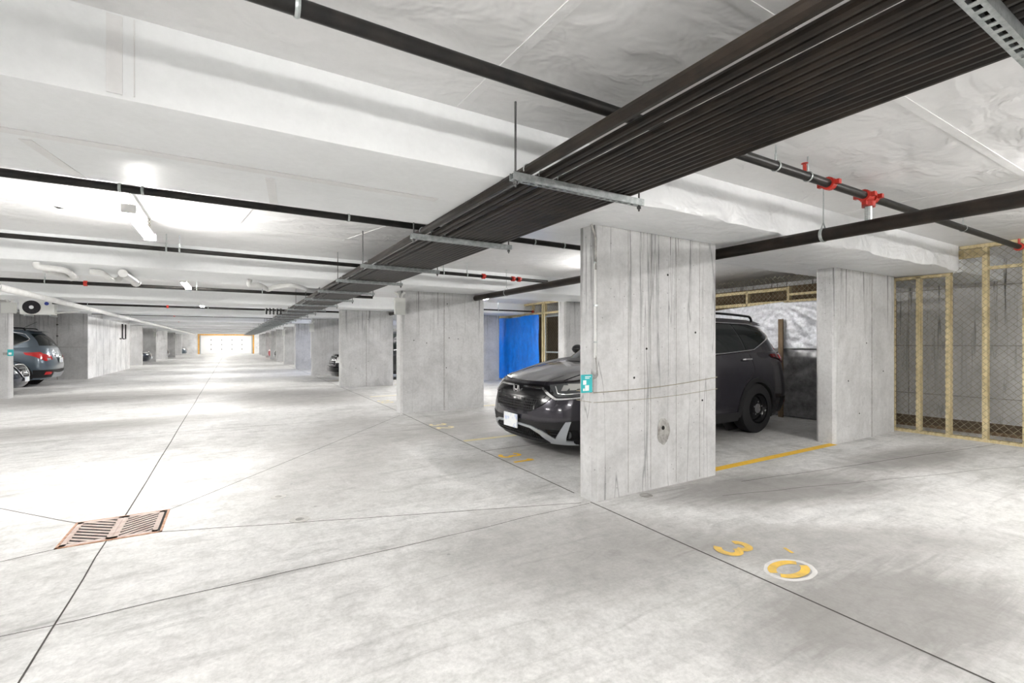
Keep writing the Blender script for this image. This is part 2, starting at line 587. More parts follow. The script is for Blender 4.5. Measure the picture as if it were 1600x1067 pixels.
def stroke(m, pts, w, z):
    """thick flat stroke along a polyline"""
    L = []
    R = []
    n = len(pts)
    for i, p in enumerate(pts):
        a = pts[max(i - 1, 0)]; b = pts[min(i + 1, n - 1)]
        d = Vector((b[0] - a[0], b[1] - a[1])).normalized()
        s = Vector((d.y, -d.x)) * w / 2
        L.append((p[0] + s.x, p[1] + s.y, z)); R.append((p[0] - s.x, p[1] - s.y, z))
    V = L + R
    m.add(V, [(i, i + 1, n + i + 1, n + i) for i in range(n - 1)])


def arc(cx, cy, rx, ry, a0, a1, n=14):
    return [(cx + rx * math.cos(math.radians(a0 + (a1 - a0) * i / n)), cy + ry * math.sin(math.radians(a0 + (a1 - a0) * i / n))) for i in range(n + 1)]


def digit(ch, cx, cy, mat, s=1.0, halo=False):
    """stencil digit read by a driver facing +X: its right is -Y, its top is +X"""
    m = MB()
    st = []
    if ch == '3':
        st = [arc(0, 0.062, 0.058, 0.052, 165, -75), arc(0, -0.058, 0.068, 0.060, 78, -165)]
    elif ch == '0':
        st = [arc(0, 0, 0.070, 0.122, 106, 256), arc(0, 0, 0.070, 0.122, -74, 76)]
    elif ch == '1':
        st = [[(0.0, -0.125), (0.0, 0.0), (0.0, 0.125)], [(-0.05, 0.07), (-0.03, 0.085), (0.0, 0.12)]]
    elif ch == '2':
        st = [arc(0, 0.055, 0.06, 0.06, 165, -40) + [(0.0, -0.04), (-0.065, -0.115)], [(-0.06, -0.118), (0.0, -0.118), (0.07, -0.118)]]
    for i_, p in enumerate(st):
        stroke(m, [(cx + v * s, cy - u * s) for u, v in p], (0.046 if ch == '0' else 0.052) * s, 0.003 + 0.0012 * i_)
    o = m.build('painted_digit', mat, floor, smooth=0)
    o['label'] = 'yellow stencilled number %s on the stall floor' % ch
    if halo:
        h = MB()
        V = []
        for t in np.linspace(0, 2 * PI, 40, endpoint=False):
            j = 1 + 0.06 * noise.noise(Vector((math.cos(t) * 2, math.sin(t) * 2, 3)))
            for kk in (1.0, 0.80):
                V.append((cx + 0.172 * s * kk * j * math.sin(t) + 0.004, cy + 0.122 * s * kk * j * math.cos(t) - 0.006, 0.0018))
        h.add(V, [(2 * i, 2 * i + 1, (2 * i + 3) % 80, (2 * i + 2) % 80) for i in range(40)])
        h.build('paint_halo', 'digit_halo', floor, smooth=0)
    return o


digit('3', 2.74, 1.86, 'digit_yellow', 0.95)
digit('0', 2.755, 1.525, 'digit_yellow', 0.98, True)
joint([(3.02, 1.70), (2.99, 1.63)], 0.022, 'paint_dash', 'digit_yellow', 0.002)
digit('3', 2.78, 4.72, 'line_yellow', 1.0)
digit('1', 2.78, 4.42, 'line_yellow', 1.0)
digit('3', 2.84, 7.08, 'line_faded', 1.0)
digit('2', 2.84, 6.78, 'line_faded', 1.0)
digit('3', 2.95, 10.6, 'line_faded', 1.0)
digit('3', 2.95, 10.3, 'line_faded', 1.0)

# ------------------------------------------------------------------ ceiling: slab plus beams, taped seams
ceiling = MB().box(XL, XR, Y0, Y1, SLAB, SLAB + 0.2).build('ceiling', 'ceiling_white', smooth=0)
tag(ceiling, 'white wrapped insulation ceiling crossed by deep beams', None, kind='structure')


BEAMS = []


def beam(k, y, w=1.28):
    m = MB()
    if k == 0:
        segs = [(XL, 1.9, 40, 'beam_white'), (1.9, 8.47, 130, 'beam_wrinkled'), (8.62, XR, 10, 'beam_white')]
    else:
        segs = [(XL, XR, 30, 'beam_white')]
    for (a, b, n, mat) in segs:
        m = MB()
        cur = []
        for (c, d) in ((y, SLAB), (y, SLAB - 0.11), (y, SLAB - 0.17), (y, SLAB - 0.24), (y, SOFFIT + 0.04), (y + 0.012, SOFFIT + 0.01), (y + 0.05, SOFFIT), (y + w * 0.4, SOFFIT),
                       (y + w - 0.02, SOFFIT), (y + w, SOFFIT + 0.02), (y + w, SLAB)):
            cur.append((c, d))
        nv = len(cur) - 1
        strong = mat == 'beam_wrinkled'

        def fn(u, v):
            x = a + (b - a) * u
            c, d = cur[min(int(round(v * nv)), nv)]
            if strong:
                g = min(1.0, max(0.0, (x - 1.9) / 0.8)) * (0.0 if x > 8.45 else 1.0)
                if d < SLAB - 0.02 and c < y + 0.1:
                    wv = noise.noise(Vector((x * 2.2, d * 7, 1.7))) * 0.036 + noise.noise(Vector((x * 6.5 + d * 5, d * 5, 4.1))) * 0.026
                    c += g * wv
                    if d < SOFFIT + 0.06:
                        d += g * (noise.noise(Vector((x * 1.6, 0, 8.2))) * 0.03 + noise.noise(Vector((x * 5.0, 0, 2.2))) * 0.016)
            else:
                if d < SOFFIT + 0.06 and c < y + 0.1:
                    d += noise.noise(Vector((x * 1.3, y, 8.2))) * 0.007
            return (x, c, d)
        m.grid(fn, n, nv)
        for xe in (a, b):
            m.add([(xe, c_, d_) for c_, d_ in cur], [tuple(range(len(cur)))])
        BEAMS.append(m.build('ceiling_beam', mat, None, smooth=50))
        tag(BEAMS[-1], 'white wrapped %s beam under the ceiling, counted from the camera%s' % (ORD[k], '' if len(segs) == 1 else (', %s part' % ('smooth left' if a == XL else ('crinkled right' if a < 5 else 'caged far right')))), None, kind='structure')


for k, y in enumerate(BEAM_Y):
    beam(k, y)


def tape(pts, w=0.03, z=SLAB, th=0.004):
    m = MB()
    for a, b in zip(pts[:-1], pts[1:]):
        m.bar((a[0], a[1], z - th / 2), (b[0], b[1], z - th / 2), w, th)
    m.build('tape_seam', 'tape_white', ceiling if z > 2.5 else BEAMS[0], smooth=0)


tape([(-10, 3.06), (1.2, 3.02)], 0.07, SOFFIT)
tape([(-0.84, 3.12), (-0.75, 3.68)], 0.05, SOFFIT)
tape([(0.20, 3.12), (0.26, 3.68)], 0.05, SOFFIT)
tape([(2.6, 0.2), (2.4, 2.4)], 0.05)
tape([(-0.6, 1.1), (9.0, 1.15)], 0.05)
tape([(1.2, -0.5), (1.1, 2.4)], 0.05)
tape([(5.6, 0.2), (5.3, 2.4)], 0.05)
tape([(-2.2, 3.7), (-1.35, 6.4)], 0.05)
tape([(0.45, 3.75), (0.2, 4.9), (0.05, 6.0)], 0.07)
tape([(1.9, 3.8), (1.25, 6.3)], 0.05)
tape([(-8, 6.1), (1.4, 6.2)], 0.06)
tape([(3.2, 4.2), (3.2, 7.6)], 0.05)
for (x, w) in ((-0.42, 0.05), (-0.335, 0.004)):
    MB().box(x, x + w, 2.414, 2.42, SOFFIT + 0.02, SLAB - 0.01).build('tape_band', 'tape_white', BEAMS[0], smooth=0)

# ------------------------------------------------------------------ outer walls
walls = [('wall_left', MB().box(XL - 0.2, XL, Y0, Y1, 0, SLAB), 'wall_concrete', 'bare concrete outer wall along the left side of the garage'),
         ('wall_right', MB().box(XR, XR + 0.2, Y0, Y1, 0, SLAB), 'wall_streaked', 'streaked concrete outer wall behind the storage cages'),
         ('wall_back', MB().box(XL, XR, Y0 - 0.2, Y0, 0, SLAB), 'wall_pale', 'pale wall at the near end of the garage'),
         ('wall_stairwell', MB().box(-7.9, -4.45, 22.6, 30.9, 0, SLAB), 'wall_concrete', 'concrete stairwell enclosure bulging towards the aisle')]
wobj = {}
for n, m, mat, lab in walls:
    wobj[n] = tag(m.build(n, mat, smooth=0), lab, None, kind='structure')
m = MB().box(-4.45, -4.435, 22.6, 30.9, 0.0, 2.27)  # paler sheet: the bright lighting of the aisle side put into its colour
tag(m.build('lit_face', 'wall_pale', wobj['wall_stairwell'], smooth=0), None)
for yy in (23.8, 25.0, 26.2, 27.4, 28.6, 29.8):
    MB().box(-4.436, -4.431, yy, yy + 0.02, 0.0, 2.27).build('form_seam', 'wall_concrete', wobj['wall_stairwell'], smooth=0)
for (x0, x1, z0, z1) in ((-5.27, -5.25, 0, 2.27), (-6.6, -6.58, 0, 2.27), (-7.9, -4.45, 1.15, 1.16)):
    MB().box(x0, x1, 22.592, 22.6, z0, z1).build('form_seam', 'cover_dark', wobj['wall_stairwell'], smooth=0)
for z in (0.2, 0.55, 1.0, 1.55, 1.95):
    MB().lathe([(0.03, 0), (0.03, -0.004), (0.0, -0.004)], (-5.26, 22.596, z), 'Y', 10).build('tie_hole', 'pit_black', wobj['wall_stairwell'])
# form seams and tie holes on the wall behind the cage
for yy in (1.35, 2.05, 3.6, 0.6):
    MB().box(XR - 0.006, XR, yy, yy + 0.016, 0, SLAB).build('form_seam', 'cover_dark', wobj['wall_right'], smooth=0)
for zz in (0.42, 1.25, 2.2):
    MB().box(XR - 0.006, XR, 0.0, 4.2, zz, zz + 0.014).build('form_seam', 'cover_dark', wobj['wall_right'], smooth=0)
for yy in (0.7, 1.36, 1.9, 2.6):
    for zz in (0.45, 1.0, 1.5, 2.0):
        MB().lathe([(0.028, 0), (0.028, -0.006), (0.0, -0.006)], (XR - 0.002, yy, zz), 'X', 10).build('tie_hole', 'pit_black', wobj['wall_right'])

# far end wall with the sectional garage door
DX0, DX1, DZ = -3.05, 2.30, 2.22
we = MB()
we.box(XL, DX0, Y1, Y1 + 0.2, 0, SLAB); we.box(DX1, XR, Y1, Y1 + 0.2, 0, SLAB); we.box(DX0, DX1, Y1, Y1 + 0.2, DZ, SLAB)
tag(we.build('wall_end', 'wall_pale', smooth=0), 'pale end wall round the garage door', None, kind='structure')
door = thing('door_1', 'white sectional garage door in an orange timber frame', None, (0, Y1, 0))
door['kind'] = 'structure'
MB().box(DX0, DX1, Y1 + 0.06, Y1 + 0.1, 0, DZ).build('backing_sheet', 'door_white', door, smooth=0)
pw = (DX1 - DX0 - 0.1) / 5
ph = (DZ - 0.04) / 4
for i in range(5):
    for j in range(4):
        x = DX0 + 0.05 + i * pw
        z = 0.02 + j * ph
        MB().box(x + 0.012, x + pw - 0.012, Y1 + 0.03, Y1 + 0.07, z + 0.018, z + ph - 0.018).build('panel', 'door_white', door, smooth=0)
        if i and j:
            MB().box(x - 0.04, x + 0.04, Y1 + 0.015, Y1 + 0.03, z - 0.07, z + 0.07).build('hinge', 'ac_dark', door, smooth=0)
for x in (DX0 + 0.02, DX1 - 0.02):
    MB().box(x - 0.06, x + 0.06, Y1 - 0.06, Y1 + 0.02, 0, DZ).build('track', 'galvanised', door, smooth=0)
for (x0, x1, z0, z1) in ((DX0 - 0.2, DX0 - 0.02, 0, DZ + 0.2), (DX1 + 0.02, DX1 + 0.2, 0, DZ + 0.2), (DX0 - 0.02, DX1 + 0.02, DZ - 0.02, DZ + 0.2)):
    MB().box(x0, x1, Y1 - 0.05, Y1, z0, z1).build('frame_board', 'timber_orange', door, smooth=0)

# ------------------------------------------------------------------ concrete pillars
def pillar(x0, x1, y0, th, label, seams=(), holes=(), group=None, mat='pillar_concrete', ch=0.035):
    t = thing('concrete_pillar', label, 'pillar', ((x0 + x1) / 2, y0 + th / 2, 0), group=group)
    poly = [(x0 + ch, y0), (x1 - 0.01, y0), (x1, y0 + 0.01), (x1, y0 + th - 0.01), (x1 - 0.01, y0 + th), (x0 + ch, y0 + th), (x0, y0 + th - ch), (x0, y0 + ch)]
    MB().prism(poly, 0, SOFFIT + 0.03).build('shaft', mat, t, smooth=0)
    for sx in seams:
        MB().box(sx, sx + 0.012, y0 - 0.003, y0 + 0.002, 0, SOFFIT).build('form_seam', 'cover_dark', t, smooth=0)
    for (hx, hz) in holes:
        MB().lathe([(0.010, 0.0), (0.010, -0.003), (0.0, -0.003)], (hx, y0, hz), 'Y', 10).build('tie_hole', 'pit_black', t)
    return t


pA = pillar(PILLAR_X[0], 4.11, PILLAR_Y[0], 0.21, 'nearest wide concrete pillar with wires wrapped round it, between stalls 30 and 31',
            mat='pillar_cracked', seams=(), holes=((3.42, 1.92), (3.8, 1.4), (3.0, 1.0), (3.9, 0.75), (3.15, 1.25)))
# cast board lines and the chipped pit on the nearest pillar
for sx in (2.93, 3.20, 3.53, 3.86):
    MB().box(sx, sx + 0.004, PILLAR_Y[0] - 0.0015, PILLAR_Y[0] + 0.001, 0.02, 2.26).build('form_seam', 'cover_dark', pA, smooth=0)
MB().box(3.43, 3.455, PILLAR_Y[0] - 0.003, PILLAR_Y[0], 1.0, 2.1).build('form_ridge', 'pillar_cracked', pA, smooth=0)
pm = MB()
pp = []
for i in range(26):
    a = 2 * PI * i / 26
    r = 1 + 0.28 * noise.noise(Vector((math.cos(a) * 1.6, math.sin(a) * 1.6, 5)))
    pp.append((3.36 + 0.085 * r * math.cos(a), PILLAR_Y[0] - 0.003, 0.50 + 0.115 * r * math.sin(a)))
pm.add(pp, [tuple(range(26))])
pm.build('chipped_patch', 'cover_dark', pA, smooth=0)
MB().lathe([(0.018, 0.0), (0.018, -0.006), (0.0, -0.005)], (3.355, PILLAR_Y[0] - 0.002, 0.535), 'Y', 12).build('bolt_hole', 'pit_black', pA)

pillar(2.70, 4.42, PILLAR_Y[1], 0.30, 'second wide concrete pillar down the right of the aisle, beyond the grey car', seams=(3.55,),
       holes=((3.62, 2.06), (3.60, 0.82), (3.66, 1.4), (3.85, 1.38), (2.95, 1.35), (3.2, 1.3)))
pillar(2.77, 4.32, PILLAR_Y[2], 0.30, 'third wide concrete pillar down the right of the aisle, hiding most of the black car', seams=(3.5,), holes=((3.56, 0.75), (3.56, 2.0), (3.2, 0.55)))
for k in range(3, 11):
    pillar(2.8, 4.4, PILLAR_Y[k], 0.30, '%s concrete pillar along the right of the aisle, counting from the nearest' % ORD[k], seams=(3.6,), holes=((3.2, 0.7), (3.65, 1.9)))
# second row, at the back of the stalls
pillar(6.66, 8.36, 3.10, 0.24, 'concrete pillar standing against the chain-link cage right of the grey car', seams=(7.65,), holes=((7.0, 0.8), (7.3, 0.35), (8.0, 0.9), (7.5, 1.3)))
pillar(6.70, 8.40, 8.85, 0.30, 'concrete pillar seen above the bonnet of the grey car', seams=(7.5,), holes=((7.2, 1.7),))
pillar(6.75, 8.16, 14.6, 0.30, 'rear concrete pillar directly left of the blue tarp', seams=(7.45,), holes=((7.4, 0.35), (7.4, 1.1)))
pillar(6.75, 8.40, 20.3, 0.30, 'rear concrete pillar half hidden between the second and third aisle pillars', seams=(7.5,))
for k, y in enumerate((15.5, 34.9, 41.0, 47.6, 54.4, 61.2)):
    lab = ['thin-looking concrete pillar at the left picture edge with an electrical box', 'concrete pillar just beyond the bright stairwell wall on the left',
           'left-hand concrete pillar beyond the first far car', 'left-hand concrete pillar third past the stairwell', 'left-hand concrete pillar fourth past the stairwell',
           'left-hand concrete pillar nearest the garage door'][k]
    pillar(-6.2, -4.45, y, 0.30, lab, seams=(-5.3,))
    # chamfer faces the aisle on the right edge too

# ------------------------------------------------------------------ fluorescent strip lights
def strip_light(x, y, label, cool=False, chain=True):
    t = thing('fluorescent_strip_light', label, 'light', (x, y, 2.40), group='fluorescent strip lights under the ceiling')
    h = MB()
    h.prism([(x - 0.035, y - 0.62), (x + 0.035, y - 0.62), (x + 0.035, y + 0.62), (x - 0.035, y + 0.62)], 2.425, 2.455)
    h.build('housing', 'paint_white', t, smooth=0)
    for s in (-1, 1):
        MB().box(x - 0.05, x + 0.05, y + s * 0.62 - 0.015, y + s * 0.62 + 0.015, 2.385, 2.455).build('end_cap', 'paint_white', t, smooth=0)
    for s in (-1, 1):
        MB().tube([(x + s * 0.03, y - 0.6, 2.40), (x + s * 0.03, y + 0.6, 2.40)], 0.014, 8).build('tube', 'tube_light_cool' if cool else 'tube_light', t)
    for s in (-1, 1):
        cm = MB()
        z = 2.455
        i = 0
        while z < SLAB - 0.004:
            cm.ring((x, y + s * 0.55, z + 0.012), 0.009, 0.0025, 'X' if i % 2 else 'Y', 8, 4)
            z += 0.017
            i += 1
        cm.build('chain', 'wire_steel', t)


for k, y in enumerate(BAYS):
    strip_light(-0.73, y, 'chain-hung fluorescent light over the aisle, %s from the camera end' % ORD[k])
strip_light(-0.73, -3.4, 'unseen added fluorescent light over the aisle behind the camera')  # added lamp out of view, lifts the brightness of the near aisle
strip_light(5.45, -3.4, 'unseen added fluorescent light over the stalls behind the camera')  # second added lamp out of view, brightens the near stalls
strip_light(-0.4, 64.0, 'added fluorescent light that whitens the garage door')  # extra lamp added to make the door and end wall whiter
for k, y in enumerate(BAYS):
    strip_light(5.45, y, 'fluorescent light over the right-hand stalls, %s from the camera end' % ORD[k], cool=k == 4)
for k, y in enumerate(BAYS):
    if k in (0, 1, 2, 3, 6, 8, 10):
        strip_light(-7.0, y, 'fluorescent light over the left-hand stalls, %s from the camera end' % ORD[k])

# ------------------------------------------------------------------ bank of dark pipes on trapeze hangers
bank = thing('pipe_bank', 'long bank of parallel dark pipes slung under the ceiling on strut hangers', 'pipes', (1.8, 2.2, 2.2))
N = 15
px = [1.415]
rad = [0.031]
x = 1.415
for i in range(1, N):
    x += 0.092 if i == 1 else (0.082 if i == 3 else 0.0478)
    px.append(x)
    rad.append(0.0208)
BX1 = px[-1] + 0.03
for x, r in zip(px, rad):
    pts = [(x, y, 2.222 + r + 0.003 * math.sin(y * 0.7 + x * 9)) for y in np.linspace(Y0 + 0.02, 64.5, 26)]
    MB().tube(pts, r, 10).build('pipe', 'pipe_brown', bank)
hy = [0.445, 2.2, 3.86, 5.65, 7.15] + [8.8 + 1.72 * i for i in range(30)]


def strut_mesh(x0, x1, slots=True):
    m = MB()
    zb, zt = -0.041, 0.0
    # channel: bottom plate pierced by slots, two side walls
    for s in (-1, 1):
        m.box(x0, x1, s * 0.0205 - 0.0015, s * 0.0205 + 0.0015, zb, zt)
    xs = x0
    if slots:
        step = 0.05
        m.box(x0, x1, -0.0205, -0.009, zb, zb + 0.003)
        m.box(x0, x1, 0.009, 0.0205, zb, zb + 0.003)
        while xs < x1:
            m.box(xs, min(xs + 0.02, x1), -0.009, 0.009, zb, zb + 0.003)
            xs += step
    else:
        m.box(x0, x1, -0.0205, 0.0205, zb, zb + 0.003)
    return m


SX0, SX1 = 1.305, BX1 + 0.09
strut_me = strut_mesh(SX0, SX1).mesh('strut', 'galvanised', 0)
clamp_me = {}
for r in set(rad):
    clamp_me[r] = MB().tube([((r + 0.003) * math.cos(t), 0, r + (r + 0.003) * math.sin(t)) for t in np.linspace(-0.3, PI + 0.3, 9)], 0.004, 4).mesh('pipe_clamp', 'galvanised')
rod_cache = {}
for i, y in enumerate(hy):
    st = child_of(strut_me, 'strut', bank, (0, y, 2.222))
    ceil = SLAB
    for by in BEAM_Y:
        if by <= y <= by + 1.28:
            ceil = SOFFIT
    key = ceil
    if key not in rod_cache:
        mm = MB()
        mm.tube([(0, 0, -0.075), (0, 0, -0.062), (0, 0, -0.060), (0, 0, -0.046), (0, 0, -0.044), (0, 0, ceil - 2.222)], [0.006, 0.006, 0.013, 0.013, 0.006, 0.006], 6)
        rod_cache[key] = mm.mesh('hanger_rod', 'rod_steel')
    for x in (SX0 + 0.025, SX1 - 0.025):
        r = bpy.data.objects.new('hanger_rod', rod_cache[key]); C.objects.link(r); r.parent = st; r.location = (x, 0, 0)
    if i < 5:
        for x, r in zip(px, rad):
            c = bpy.data.objects.new('pipe_clamp', clamp_me[r]); C.objects.link(c); c.parent = st; c.location = (x, 0, 0)

# ------------------------------------------------------------------ sprinkler pipes across the ceiling
def coupling(m, x, y, z, R):
    m.lathe([(R, -0.026), (R + 0.016, -0.026), (R + 0.016, 0.026), (R, 0.026)], (x, y, z), 'X', 14)
    for s in (-1, 1):
        m.box(x - 0.018, x + 0.018, y + s * (R + 0.012) - 0.014, y + s * (R + 0.012) + 0.03 * s + 0.014 * (1 - abs(s)), z - 0.02, z + 0.02) if False else \
            m.box(x - 0.018, x + 0.018, min(y + s * R, y + s * (R + 0.045)), max(y + s * R, y + s * (R + 0.045)), z - 0.016, z + 0.016)


def hanger(m, x, y, z, R, top, loopz=True):
    m.ring((x, y, z), R + 0.004, 0.003, 'X', 16, 4, 0.018)
    m.box(x - 0.01, x + 0.01, y - 0.004, y + 0.004, z + R, z + R + 0.05)
    m.tube([(x, y, z + R + 0.03), (x, y, top)], 0.005, 6)


def cross_pipe(y, z, R, x0, x1, label, hangs=(), reds=(), group='sprinkler pipes crossing under the ceiling', sag=0.0):
    t = thing('sprinkler_pipe', label, 'pipe', ((x0 + x1) / 2, y, z), group=group)
    MB().tube([(x, y, z + sag * (x - x0)) for x in np.linspace(x0, x1, 12)], R, 12).build('pipe', 'pipe_black', t)
    for x in hangs:
        m = MB(); hanger(m, x, y, z + sag * (x - x0), R, SLAB); m.build('hanger', 'galvanised', t)
    for x in reds:
        m = MB(); coupling(m, x, y, z + sag * (x - x0), R); m.build('coupling', 'coupling_red', t)
    return t


p1 = cross_pipe(1.80, 2.47, 0.030, -9.5, 8.25, 'nearest black sprinkler pipe with red couplings, crossing above the pipe bank', (-2.5, 0.2, 3.10, 3.49, 6.42), (3.78,))
# tee with a drop to the main, end valve, sprinkler head
m = MB()
coupling(m, 4.33, 1.80, 2.47, 0.03); coupling(m, 4.45, 1.80, 2.47, 0.03)
m.lathe([(0.036, -0.06), (0.036, 0.06)], (4.39, 1.80, 2.47), 'X', 12)
m.lathe([(0.03, -0.02), (0.046, -0.02), (0.046, -0.06), (0.03, -0.06)], (4.39, 1.80, 2.45), 'Z', 14)
m.box(4.31, 4.47, 1.785, 1.815, 2.395, 2.425)
m.build('tee_fitting', 'coupling_red', p1)
MB().tube([(4.39, 1.80, 2.42), (4.39, 1.80, 2.24)], 0.026, 10).build('drop_pipe', 'galvanised', p1)
m = MB()
m.lathe([(0.0, -0.03), (0.045, -0.03), (0.05, 0.0), (0.045, 0.03), (0.0, 0.035)], (8.25, 1.80, 2.47), 'X', 12)
m.tube([(8.25, 1.80, 2.5), (8.25, 1.80, 2.57)], 0.012, 8)
m.build('end_cap', 'coupling_red', p1)
m = MB()
m.tube([(3.45, 1.80, 2.495), (3.45, 1.80, 2.55)], 0.012, 8)
m.lathe([(0.0, 0.0), (0.022, 0.0), (0.022, 0.004), (0.0, 0.006)], (3.45, 1.80, 2.553), 'Z', 12)
m.build('sprinkler_head', 'coupling_red', p1)
cross_pipe(4.35, 2.41, 0.030, -9.5, 4.6, 'second black sprinkler pipe, just beyond the first beam and over the nearest visible lamp', (-0.68, -0.55, 0.9, 2.87, 3.27))
cross_pipe(7.0, 2.46, 0.027, -9.5, 4.9, 'third black sprinkler pipe, in front of the second beam, with red fittings by the main', (-0.66, -0.53, 2.9, 3.31), (3.61, 4.18, 4.30), sag=-0.004)
cross_pipe(11.75, 2.42, 0.035, -9.5, 3.0, 'fourth black sprinkler pipe, below the white drain bends', (-2.9, -0.6, 0.6), (-2.34,))
for k, y in enumerate((17.62, 23.2, 29.0, 34.7, 40.5, 46.2, 52.0, 57.7)):
    cross_pipe(y, 2.40, 0.032, -9.5 if k else -4.2, 3.5, '%s sprinkler pipe across the aisle, counting from the camera' % ORD[k + 4], (-0.6,), (-1.63 - 0.3 * k,) if k < 3 else ())
cross_pipe(12.6, 2.30, 0.022, 5.6, 8.3, 'short thin sprinkler pipe ending above the blue tarp', (7.0,), (8.25,))

# main along the right-hand stalls
main = thing('sprinkler_main', 'thick dark sprinkler main running along the right-hand stalls past the pillars', 'pipe', (4.24, 0, 2.2))
MB().tube([(4.235, y, 2.197) for y in np.linspace(Y0 + 0.02, 60, 30)], 0.054, 16).build('pipe', 'pipe_brown', main)
for y in (-1.0, 2.06, 7.32, 12.2, 18):
    m = MB()
    m.ring((4.235, y, 2.197), 0.058, 0.003, 'Y', 18, 4, 0.026)
    m.tube([(4.235 - 0.05, y, 2.225), (4.235, y, 2.30), (4.235 + 0.05, y, 2.225)], 0.005, 5)
    m.tube([(4.235, y, 2.295), (4.235, y, SLAB)], 0.005, 6)
    m.build('hanger', 'galvanised', main)

# white pipe down the left-hand side
wp = thing('white_pipe', 'long white pipe running along the left side of the aisle', 'pipe', (-3.15, 9, 2.18))
MB().tube([(-3.15, y, 2.185) for y in np.linspace(Y0 + 0.02, 60, 30)], 0.055, 14).build('pipe', 'pipe_white', wp)
for y in (10.5, 16, 22, 28, 34, 40):
    m = MB(); m.ring((-3.15, y, 2.185), 0.058, 0.003, 'Y', 16, 4, 0.03); m.tube([(-3.15, y, 2.24), (-3.15, y, SLAB)], 0.005, 6)
    m.build('hanger', 'galvanised', wp)

# white plumbing traps under the slab
def smooth_path(pts, n=5):
    P = [Vector(p) for p in pts]
    out = []
    for i in range(len(P) - 1):
        a = P[max(i - 1, 0)]; b = P[i]; c = P[i + 1]; d = P[min(i + 2, len(P) - 1)]
        for k in range(n):
            t = k / n
            out.append(0.5 * ((2 * b) + (c - a) * t + (2 * a - 5 * b + 4 * c - d) * t * t + (3 * b - a - 3 * c + d) * t ** 3))
    out.append(P[-1])
    return out


for nm, paths, lab in (
        ('drain_bend', [[(-1.99, 7.76, 2.262), (-1.97, 7.76, 2.21), (-1.80, 7.84, 2.205), (-1.78, 8.15, 2.205), (-1.84, 8.65, 2.20)], [(-1.96, 7.98, 2.20), (-1.92, 8.35, 2.20), (-1.90, 8.78, 2.20)]], 'pair of white drain bends under the second beam, leftmost of the ceiling plumbing'),
        ('drain_trap', [[(-1.56, 8.02, 2.22), (-1.46, 8.06, 2.22), (-1.42, 8.25, 2.19), (-1.42, 8.52, 2.18), (-1.37, 8.66, 2.20), (-1.34, 8.70, 2.262)]], 'white drain trap in the middle of the plumbing above the left of the aisle'),
        ('drain_stub', [[(-1.20, 7.86, 2.205), (-1.20, 8.35, 2.20), (-1.20, 8.86, 2.19)]], 'thick white drain stub at the right of the plumbing under the second beam'),
        ('drain_run', [[(0.25, 8.25, 2.262), (0.25, 8.25, 2.18), (0.36, 8.30, 2.20), (0.46, 8.5, 2.19), (0.53, 8.65, 2.17), (0.62, 8.45, 2.20), (0.80, 8.22, 2.21), (0.95, 8.28, 2.20), (1.06, 8.5, 2.19)]], 'white wavy drain run tucked beside the pipe bank')):
    t = thing(nm, lab, 'drain pipe', paths[0][0], group='white drain pipes under the second beam')
    for p in paths:
        q = smooth_path(p)
        MB().tube(q, 0.036 if nm != 'drain_stub' else 0.052, 12).build('pipe', 'pipe_white', t)
        MB().tube([q[-2], q[-1]], 0.042 if nm != 'drain_stub' else 0.06, 12).build('collar', 'pipe_white', t)

# black vertical drops beside the bank
for i, x in enumerate((0.88, 0.97, 1.06, 1.16, 1.25)):
    o = MB().tube([(x, 15.2, 2.12), (x, 15.2, SLAB)], 0.024, 8).build('drop_pipe', 'pipe_black')
    tag(o, '%s from the left of the short black vertical pipes beside the pipe bank' % ORD[i], 'pipe', 'short black vertical pipes beside the bank')

# ------------------------------------------------------------------ floor drain
grate = thing('drain_grate', 'rusty pinkish cast-iron drain grate set in the aisle floor', 'drain', ((GX0 + GX1) / 2, (GY0 + GY1) / 2, 0))
MB().box(GX0 + 0.01, GX1 - 0.01, GY0 + 0.01, GY1 - 0.01, 0.0015, 0.002).build('sump', 'pit_black', grate, smooth=0)
m = MB()
for (a, b, c, d) in ((GX0, GX1, GY0, GY0 + 0.014), (GX0, GX1, GY1 - 0.014, GY1), (GX0, GX0 + 0.014, GY0, GY1), (GX1 - 0.014, GX1, GY0, GY1)):
    m.box(a, b, c, d, 0.0, 0.005)
m.build('rim', 'grate_rust', grate, smooth=0)
for half, (x0, x1) in enumerate(((GX0 + 0.016, -0.681), (-0.679, GX1 - 0.03))):
    m = MB()
    y0, y1 = GY0 + 0.014, GY1 - 0.014
    b = 0.038
    m.box(x0, x1, y0, y0 + b, 0.0, 0.005); m.box(x0, x1, y1 - b, y1, 0.0, 0.005)
    m.box(x0, x0 + b * 0.8, y0, y1, 0.0, 0.005); m.box(x1 - b * 0.8, x1, y0, y1, 0.0, 0.005)
    fr = m.build('grate_frame', 'grate_iron', grate, smooth=0)
    # diagonal bars clipped to the frame
    sgn = -1 if half == 0 else 1
    ix0, ix1, iy0, iy1 = x0 + b * 0.7, x1 - b * 0.7, y0 + b * 0.9, y1 - b * 0.9
    step = 0.057
    slope = 0.75 * sgn
    c = iy0 - 0.3
    while c < iy1 + 0.3:
        # segment y = c + slope*(x-ix0)
        xs = [ix0, ix1]
        if slope > 0:
            lo = max(ix0, ix0 + (iy0 - c) / slope); hi = min(ix1, ix0 + (iy1 - c) / slope)
        else:
            lo = max(ix0, ix0 + (iy1 - c) / slope); hi = min(ix1, ix0 + (iy0 - c) / slope)
        if hi - lo > 0.01:
            MB().bar((lo, c + slope * (lo - ix0), 0.003), (hi, c + slope * (hi - ix0), 0.003), 0.021, 0.004).build('bar', 'grate_iron', grate, smooth=0)
        c += step
